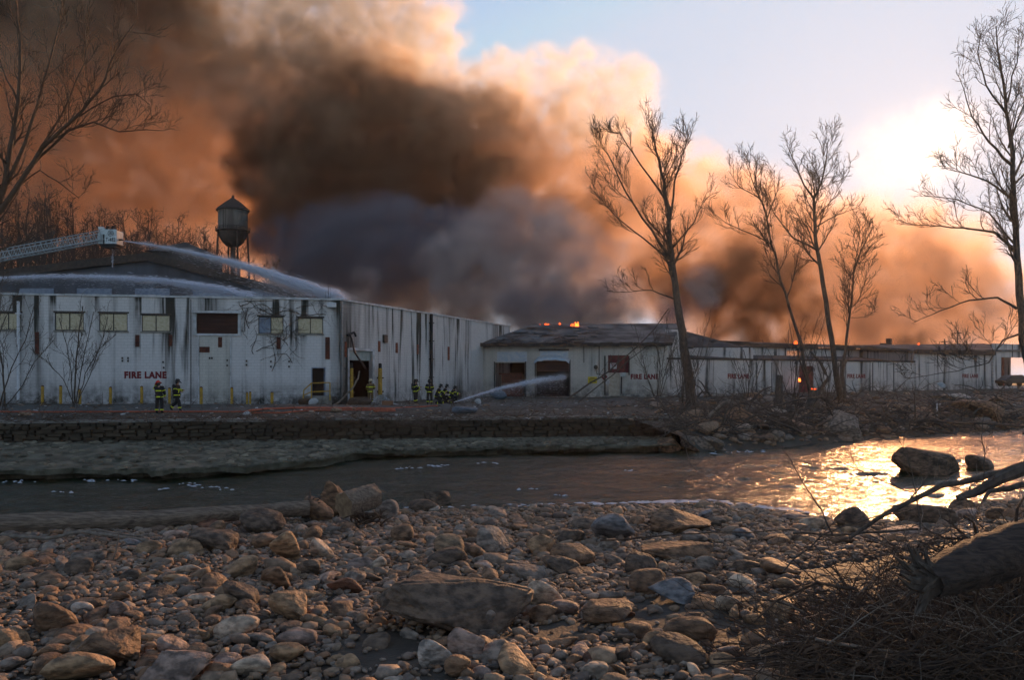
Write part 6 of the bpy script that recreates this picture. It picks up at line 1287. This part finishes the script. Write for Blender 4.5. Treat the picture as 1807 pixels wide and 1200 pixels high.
for px, yy, lab, sc_ in ((188, .1, 'firefighter standing at the left inside the rescue bucket', 1), (198, .05, 'firefighter standing at the right inside the rescue bucket', 1)):
    s_ = YA/F; person(lab, PX(px, 432, YA)+Vector((0, yy, -.32)), -PI/2+.2, dict(wr=(.2, .35, 1.15), wl=(-.2, .35, 1.15)), stripes=False)
print('people', round(time.time()-T0, 1))

# ------------------------------------------------------------------ hose streams
def stream(name, lab, P, r0, r1, n, seed, fall=.0, tail=0, up=0):
    """needles of water along a flight path; spread grows and drops trail below"""
    r = np.random.RandomState(seed); P = np.array([tuple(p) for p in P]); t = np.linspace(0, 1, len(P)); m = MB(); VV = []; FF = []
    for k in range(n):
        u = r.rand()**.75; c = np.array([np.interp(u, t, P[:, i]) for i in range(3)]); c2 = np.array([np.interp(min(u+.02, 1), t, P[:, i]) for i in range(3)]); d = c2-c; dl = np.linalg.norm(d)+1e-6
        if u > .98: continue
        d /= dl; sp = r0+(r1-r0)*u; off = r.normal(size=3)*sp*.5; 
        if r.rand() < fall: off[2] -= abs(r.exponential(tail*u)); sz = .4
        else: sz = 1
        if r.rand() < .1: off[2] += r.exponential(up*u+.01)
        c = c+off; L_ = r.uniform(.2, .8)*(.5+u)*(.6 if sz < 1 else 1); w_ = r.uniform(.006, .02)*sz*(1+u); d = d+r.normal(size=3)*.06; s = np.cross(d, [0, 0, 1.]); s /= np.linalg.norm(s)+1e-6; q = np.cross(s, d)
        VV.append([c-d*L_/2, c+s*w_, c-s*w_*.5+q*w_*.86, c-s*w_*.5-q*w_*.86, c+d*L_/2])
    V = np.array(VV); nn = len(V); V[..., 2] = np.maximum(V[..., 2], .1)
    f = np.array([(0, 2, 1), (0, 3, 2), (0, 1, 3), (4, 1, 2), (4, 2, 3), (4, 3, 1)]); Fc = (f[None]+np.arange(nn)[:, None, None]*5).reshape(-1, 3)
    m.add(V.reshape(-1, 3), Fc.tolist()); th = thing(name, lab, 'water jet', tuple(P[0])); o = wpart(m, 'spray', m_spray, th); o['kind'] = 'stuff'
    c = MB(); R = np.linspace(r0*.8, r1*.25, len(P)); nq = max(3, int(len(P)*.3)); R = r0*.9+(r1*.12-r0*.9)*np.linspace(0, 1, nq); R[-1] = .01; c.tube(P[:nq], R, 8); wpart(c, 'jet_core', m_spray, th, smooth=True); return th
def curve(l, Y0, Y1, n=24):
    A = np.array(l, float); t = np.linspace(0, 1, len(A)); o = []
    for u in np.linspace(0, 1, n): o.append(PX(np.interp(u, t, A[:, 0]), np.interp(u, t, A[:, 1]), Y0+(Y1-Y0)*u))
    return o
stream('water_jet', 'broad white jet from the rescue bucket falling onto the warehouse roof', curve([(219, 425), (290, 436), (350, 449), (400, 461), (450, 476), (500, 493), (550, 510), (610, 531)], 68, 66), .03, .36, 17000, 1, .12, .9, .12)
stream('water_jet', 'low white jet from the left edge arcing flat behind the warehouse parapet', curve([(-60, 497), (0, 491), (60, 488), (140, 488), (220, 491), (290, 496), (350, 505), (400, 514), (450, 526)], 76, 74), .10, .35, 6500, 2, .3, 1.0, .08)
stream('water_jet', 'narrow jet from the crouching crew rising into the second loading bay', curve([(801, 710), (840, 698), (880, 686), (920, 677), (960, 670), (1000, 666)], 63.4, 88), .03, .22, 5000, 3, .35, .7, .05)
m = MB(); r = random.Random(3)
for k in range(45): p = PX(r.gauss(199, 1.2), r.uniform(438, 470), YA-.2); m.tube([p, p-Vector((0, 0, r.uniform(.05, .2)))], .012, 3)
m.build('dripping_water', m_spray)['kind'] = 'stuff'
print('streams', round(time.time()-T0, 1))
# ------------------------------------------------------------------ smoke: real density grids, filled by a geometry-nodes volume
VX = 1.3; lo_ = np.array([-170, 100, -1.]); hi_ = np.array([165, 232, 118.]); gn_ = ((hi_-lo_)/VX).astype(int)+1; hi_ = lo_+(gn_-1)*VX; n3 = tuple(int(a) for a in gn_)
gx, gy, gz_ = [lo_[i]+VX*np.arange(n3[i], dtype=np.float32) for i in range(3)]
def fbm(seed, scale, H):
    r = np.random.default_rng(seed); f = np.fft.rfftn(r.standard_normal(n3).astype(np.float32)); k = [np.fft.fftfreq(n3[0], VX), np.fft.fftfreq(n3[1], VX), np.fft.rfftfreq(n3[2], VX)]
    kk = k[0][:, None, None]**2+k[1][None, :, None]**2+k[2][None, None, :]**2; o = np.fft.irfftn(f*(kk+1/scale**2)**(-H), s=n3).astype(np.float32); return o/o.std()
N1 = fbm(1, 28, 1.5); N2 = fbm(2, 9, 1.15)
BIL = 1-np.abs(fbm(5, 14, 1.45)); BIL -= BIL.mean()      # billows
def field(puffs, thr=.42, amp=.14, amp2=.05, bil=.16, gain=3., soft=1.):
    f = np.zeros(n3, np.float32)
    for p in puffs:
        px, py, Y, r = p[:4]; wt_ = p[4] if len(p) > 4 else 1.; sx_, sz_ = (p[5], p[6]) if len(p) > 6 else (1, 1)
        c = PX(px, py, Y); r = r/F*Y
        ex_ = np.exp(-.8*((gx-c.x)/r/sx_)**2)[:, None, None]*np.exp(-.8*((gy-c.y)/(r*1.1))**2)[None, :, None]*np.exp(-.8*((gz_-c.z)/r/sz_)**2)[None, None, :]
        f += wt_*ex_
    f = np.minimum(f, 1.5); nm = np.clip(f/.35, 0, 1)**1.5; q = np.clip((f+nm*(amp*N1+amp2*N2+bil*BIL)-thr)*gain, 0, 1)
    e = np.ones(n3, np.float32); 
    for ax, g in enumerate((gx, gy, gz_)):
        d = np.minimum(g-g[0], g[-1]-g)/VX; sh = [1, 1, 1]; sh[ax] = len(g); e = e*np.clip(d/6, 0, 1).reshape(sh)
    return (q*e*(1+.2*np.clip(N2, -2, 2))).astype(np.float32)
nsm = [0]
def smoke(name, dens, mat, lo_=lo_, hi_=hi_, n3=n3, VX=VX):
    nsm[0] += 1; m = bpy.data.meshes.new(name); m.vertices.add(dens.size); a = m.attributes.new('d', 'FLOAT', 'POINT'); a.data.foreach_set('value', dens.ravel())
    o = link(bpy.data.objects.new(name, m)); g = bpy.data.node_groups.new(name, 'GeometryNodeTree')
    g.interface.new_socket('Geometry', in_out='INPUT', socket_type='NodeSocketGeometry'); g.interface.new_socket('Geometry', in_out='OUTPUT', socket_type='NodeSocketGeometry')
    N = g.nodes.new; L = g.links.new; gi = N('NodeGroupInput'); go = N('NodeGroupOutput'); p = N('GeometryNodeInputPosition'); last = p.outputs[0]
    for op, val in (('SUBTRACT', tuple(lo_)), ('SCALE', 1/VX), ('ADD', (.5, .5, .5)), ('FLOOR', None), ('DOT_PRODUCT', (float(n3[1]*n3[2]), float(n3[2]), 1.))):
        q = N('ShaderNodeVectorMath'); q.operation = op; L(last, q.inputs[0])
        if op == 'SCALE': q.inputs['Scale'].default_value = val
        elif val is not None: q.inputs[1].default_value = val
        last = q.outputs['Value'] if op == 'DOT_PRODUCT' else q.outputs[0]
    si = N('GeometryNodeSampleIndex'); si.data_type = 'FLOAT'; si.domain = 'POINT'; si.clamp = True; na = N('GeometryNodeInputNamedAttribute'); na.data_type = 'FLOAT'; na.inputs[0].default_value = 'd'
    L(gi.outputs[0], si.inputs['Geometry']); L(na.outputs[0], si.inputs['Value']); fi = N('FunctionNodeFloatToInt'); fi.rounding_mode = 'ROUND'; L(last, fi.inputs[0]); L(fi.outputs[0], si.inputs['Index'])
    vc = N('GeometryNodeVolumeCube'); L(si.outputs[0], vc.inputs['Density']); vc.inputs['Min'].default_value = tuple(lo_); vc.inputs['Max'].default_value = tuple(hi_)
    for i, ax in enumerate('XYZ'): vc.inputs['Resolution '+ax].default_value = n3[i]
    st_ = N('GeometryNodeSetMaterial'); st_.inputs['Material'].default_value = mat; L(vc.outputs[0], st_.inputs[0]); L(st_.outputs[0], go.inputs[0])
    o.modifiers.new('fill', 'NODES').node_group = g; o['kind'] = 'stuff'; m.materials.append(mat); o.location = (.41*nsm[0], .53*nsm[0], .37*nsm[0]); return o
def vmat(name, sca, absc, dens, ka, aniso, fine=(.08, 2.1)):
    """smoke that scatters with one colour and soaks up light with another, so that thick or backlit parts turn brown and orange"""
    m = bpy.data.materials.new(name); m.use_nodes = True; t = m.node_tree; t.nodes.clear(); N = t.nodes.new; L = t.links.new; o = N('ShaderNodeOutputMaterial'); v = N('ShaderNodeVolumeScatter'); ab = N('ShaderNodeVolumeAbsorption')
    v.inputs['Color'].default_value = (*sca, 1); ab.inputs['Color'].default_value = (*absc, 1); v.inputs['Anisotropy'].default_value = aniso; at = N('ShaderNodeAttribute'); at.attribute_name = 'density'; src = at.outputs['Fac']
    if ka:
        ge = N('ShaderNodeNewGeometry'); nz = N('ShaderNodeTexNoise'); nz.inputs['Scale'].default_value = .2; nz.inputs['Detail'].default_value = 4; nz.inputs['Roughness'].default_value = .62; nz.inputs['Distortion'].default_value = .7; L(ge.outputs['Position'], nz.inputs['Vector'])
        mr = N('ShaderNodeMapRange'); mr.inputs[1].default_value = .38; mr.inputs[2].default_value = .62; mr.inputs[3].default_value = fine[0]; mr.inputs[4].default_value = fine[1]; L(nz.outputs['Fac'], mr.inputs[0])
        mm = N('ShaderNodeMath'); mm.operation = 'MULTIPLY'; L(src, mm.inputs[0]); L(mr.outputs[0], mm.inputs[1]); src = mm.outputs[0]
    for sh, k in ((v, dens), (ab, dens*ka)):
        mu = N('ShaderNodeMath'); mu.operation = 'MULTIPLY'; mu.inputs[1].default_value = k; L(src, mu.inputs[0]); L(mu.outputs[0], sh.inputs['Density'])
    if ka: ad_ = N('ShaderNodeAddShader'); L(v.outputs[0], ad_.inputs[0]); L(ab.outputs[0], ad_.inputs[1]); L(ad_.outputs[0], o.inputs['Volume'])
    else: L(v.outputs[0], o.inputs['Volume'])
    return m
soot = [(620,290,190,120),(510,300,188,72),(730,240,190,90),(810,310,180,90),(650,380,180,115),(750,390,175,95),(448,292,180,46),(520,390,176,65,.9),(880,270,190,75,.9),(620,205,195,50,.8),(790,220,192,50,.8),(250,30,205,85,.9),(120,-20,205,130,1.),(-60,-50,205,165),(280,-60,205,110),(940,345,185,60,.6),(400,130,205,40,.6),
 (1290,490,150,70,.75),(1350,560,150,80,.7),(1420,555,150,55,.6),(700,440,170,95,.8),(860,370,170,70,.7),(1050,380,180,60,.6),(550,430,165,75,.9),(480,420,170,50,.9),(1180,500,170,70,.6),(1240,560,150,70,.7),(1610,606,136,40,.6)]
amber = [(300,330,205,170,1),(100,330,210,230,1),(-80,250,210,230),(300,180,205,120),(480,200,200,110,.8),(640,210,200,120,.9),(520,215,178,60,.9),(700,190,176,45,.7),(850,290,190,100,.8),(960,270,190,90,.8),(1050,330,180,90,.8),(480,330,165,60,.7),(430,200,170,60,.8),(600,230,165,50,.5),(800,200,165,80,.7),(900,290,160,70,.7),(700,130,180,60,.7),
 (1150,400,170,105,.9),(1000,430,160,120,1),(1300,430,160,100,1),(1450,480,160,100,1),(1600,490,170,105,1),(1550,560,165,120,1),(1220,470,160,120,1),(1500,580,160,120,1),(1690,510,180,80,.8),(380,420,200,130,.9),(1640,570,170,90,.9),(1370,420,180,60,.7),(1800,600,155,80,.9),(1600,600,135,60,.9),(1740,560,150,60,.7)]
pale = [(440,60,205,110),(380,30,208,70,.8),(560,30,212,115),(680,40,212,100),(740,100,212,45,.9),(880,172,200,66),(1000,168,195,68),(1110,168,195,46),(560,120,200,60,.9),(700,140,200,50,.9),(1040,230,190,70,.8),(820,170,205,50,.9),(1150,250,192,40,.5),(350,180,215,70,.6)]
mauve = [(860,395,128,50,1),(800,450,126,40,.9),(930,450,124,62,1),(860,480,124,60,1),(990,520,120,55,1),(790,530,122,45,.8),(1225,525,128,36,.9),(740,480,128,32,.8),(910,545,117,45,.9),(1060,470,122,40,.7),(980,420,126,36,.7),(620,520,124,30,.6)]
grey = [(500,465,150,65),(880,572,112,34),(945,566,110,34),(1170,570,114,40),(600,480,145,90),(720,500,140,90),(545,425,150,36),(850,450,150,60),(900,500,148,85),(800,520,140,90),(1000,550,140,70),(660,440,150,55),(1100,570,130,60),(950,575,125,50),(560,520,140,60),(760,440,145,50)]
smoke('soot_smoke', field(soot, gain=2.4, bil=.36, amp2=.10), vmat('soot smoke', (.27, .18, .12), (.42, .27, .15), .15, 1, .35))
smoke('amber_smoke', field(amber, thr=.36, bil=.28, amp2=.10, gain=2.2), vmat('amber smoke', (.83, .64, .45), (.92, .64, .39), .072, 1, .45, (.3, 1.75)))
smoke('pale_smoke', field(pale, thr=.40, bil=.34, amp2=.10, gain=3.), vmat('pale smoke', (.93, .80, .67), (.98, .84, .68), .075, .7, .4))
smoke('mauve_smoke', field(mauve, thr=.42, bil=.40, amp2=.12, gain=5), vmat('mauve smoke', (.62, .54, .51), (.75, .68, .66), .15, 1, .2))
smoke('grey_smoke', field(grey, gain=2.6, bil=.40, amp2=.12), vmat('grey smoke', (.24, .26, .32), (.42, .42, .45), .14, 1, .2))
print('smoke', round(time.time()-T0, 1))
def mist(name, P, r0, r1, hang, dens, lab_vx=.3, lo=None):
    P = np.array([tuple(p) for p in P]); a = P.min(0)-np.array([1.2, 1.6, hang+.8]); b = P.max(0)+np.array([1.2, 1.6, 1.2]); v = lab_vx; n = tuple(int(q) for q in ((b-a)/v).astype(int)+1); b = a+(np.array(n)-1)*v
    gx, gy, gz = [a[i]+v*np.arange(n[i]) for i in range(3)]; X, Y, Z = np.meshgrid(gx, gy, gz, indexing='ij'); t = (X-P[0, 0])/(P[-1, 0]-P[0, 0]); tc_ = np.clip(t, 0, 1); T = np.linspace(0, 1, len(P)); cy_ = np.interp(tc_, (P[:, 0]-P[0, 0])/(P[-1, 0]-P[0, 0]), P[:, 1]); cz_ = np.interp(tc_, (P[:, 0]-P[0, 0])/(P[-1, 0]-P[0, 0]), P[:, 2])
    sp = r0+(r1-r0)*tc_; dz = Z-cz_; dy = Y-cy_; up = np.exp(-np.clip(dz, 0, 9)**2/(sp*.9)**2); dn = np.exp(-np.clip(-dz, 0, 99)/(sp*.5+.02))+.22*tc_*np.exp(-np.clip(-dz, 0, 99)/(hang*tc_+.1))
    q = np.exp(-dy**2/(sp*1.2+.15)**2)*np.where(dz > 0, up, dn); nn = 1+.9*noise3(np.stack([X*2.2+dz*1.2, dz*3.], -1), 71)+.3*noise3(np.stack([X*.9, Y*2+Z], -1), 72); e = np.clip(np.minimum((t+.0)/.03, (1.03-t)/.06), 0, 1); q = np.clip(q*nn, 0, 2)*e*(Z > a[2]+v*2)
    o = smoke(name, q.astype(np.float32), vmat(name, (.97, .97, .99), (1, 1, 1), dens, 0, .3), a, b, n, v); o.location = (.03, .02*nsm[0], .01); return o
mist('water_mist', curve([(219, 425), (290, 436), (350, 449), (400, 461), (450, 476), (500, 493), (550, 510), (612, 531)], 68, 66), .05, .5, 2.6, 1.1)
mist('water_mist', curve([(-60, 497), (0, 491), (60, 488), (140, 488), (220, 491), (290, 496), (350, 505), (400, 514), (450, 526)], 76, 74), .12, .3, 1.2, .8)
mist('water_mist', curve([(801, 710), (840, 698), (880, 686), (920, 677), (960, 670), (1000, 666)], 63.4, 86), .05, .35, .8, .9)

m = MB(); m.bx(-440, 440, -32, 425, -4.9, 124); hz_m = bpy.data.materials.new('haze'); hz_m.use_nodes = True; t = hz_m.node_tree; t.nodes.clear(); o_ = t.nodes.new('ShaderNodeOutputMaterial'); v = t.nodes.new('ShaderNodeVolumePrincipled')
v.inputs['Color'].default_value = (.95, .92, .88, 1); v.inputs['Density'].default_value = .00016; v.inputs['Anisotropy'].default_value = .55; t.links.new(v.outputs[0], o_.inputs['Volume']); m.build('haze', hz_m)['kind'] = 'stuff'
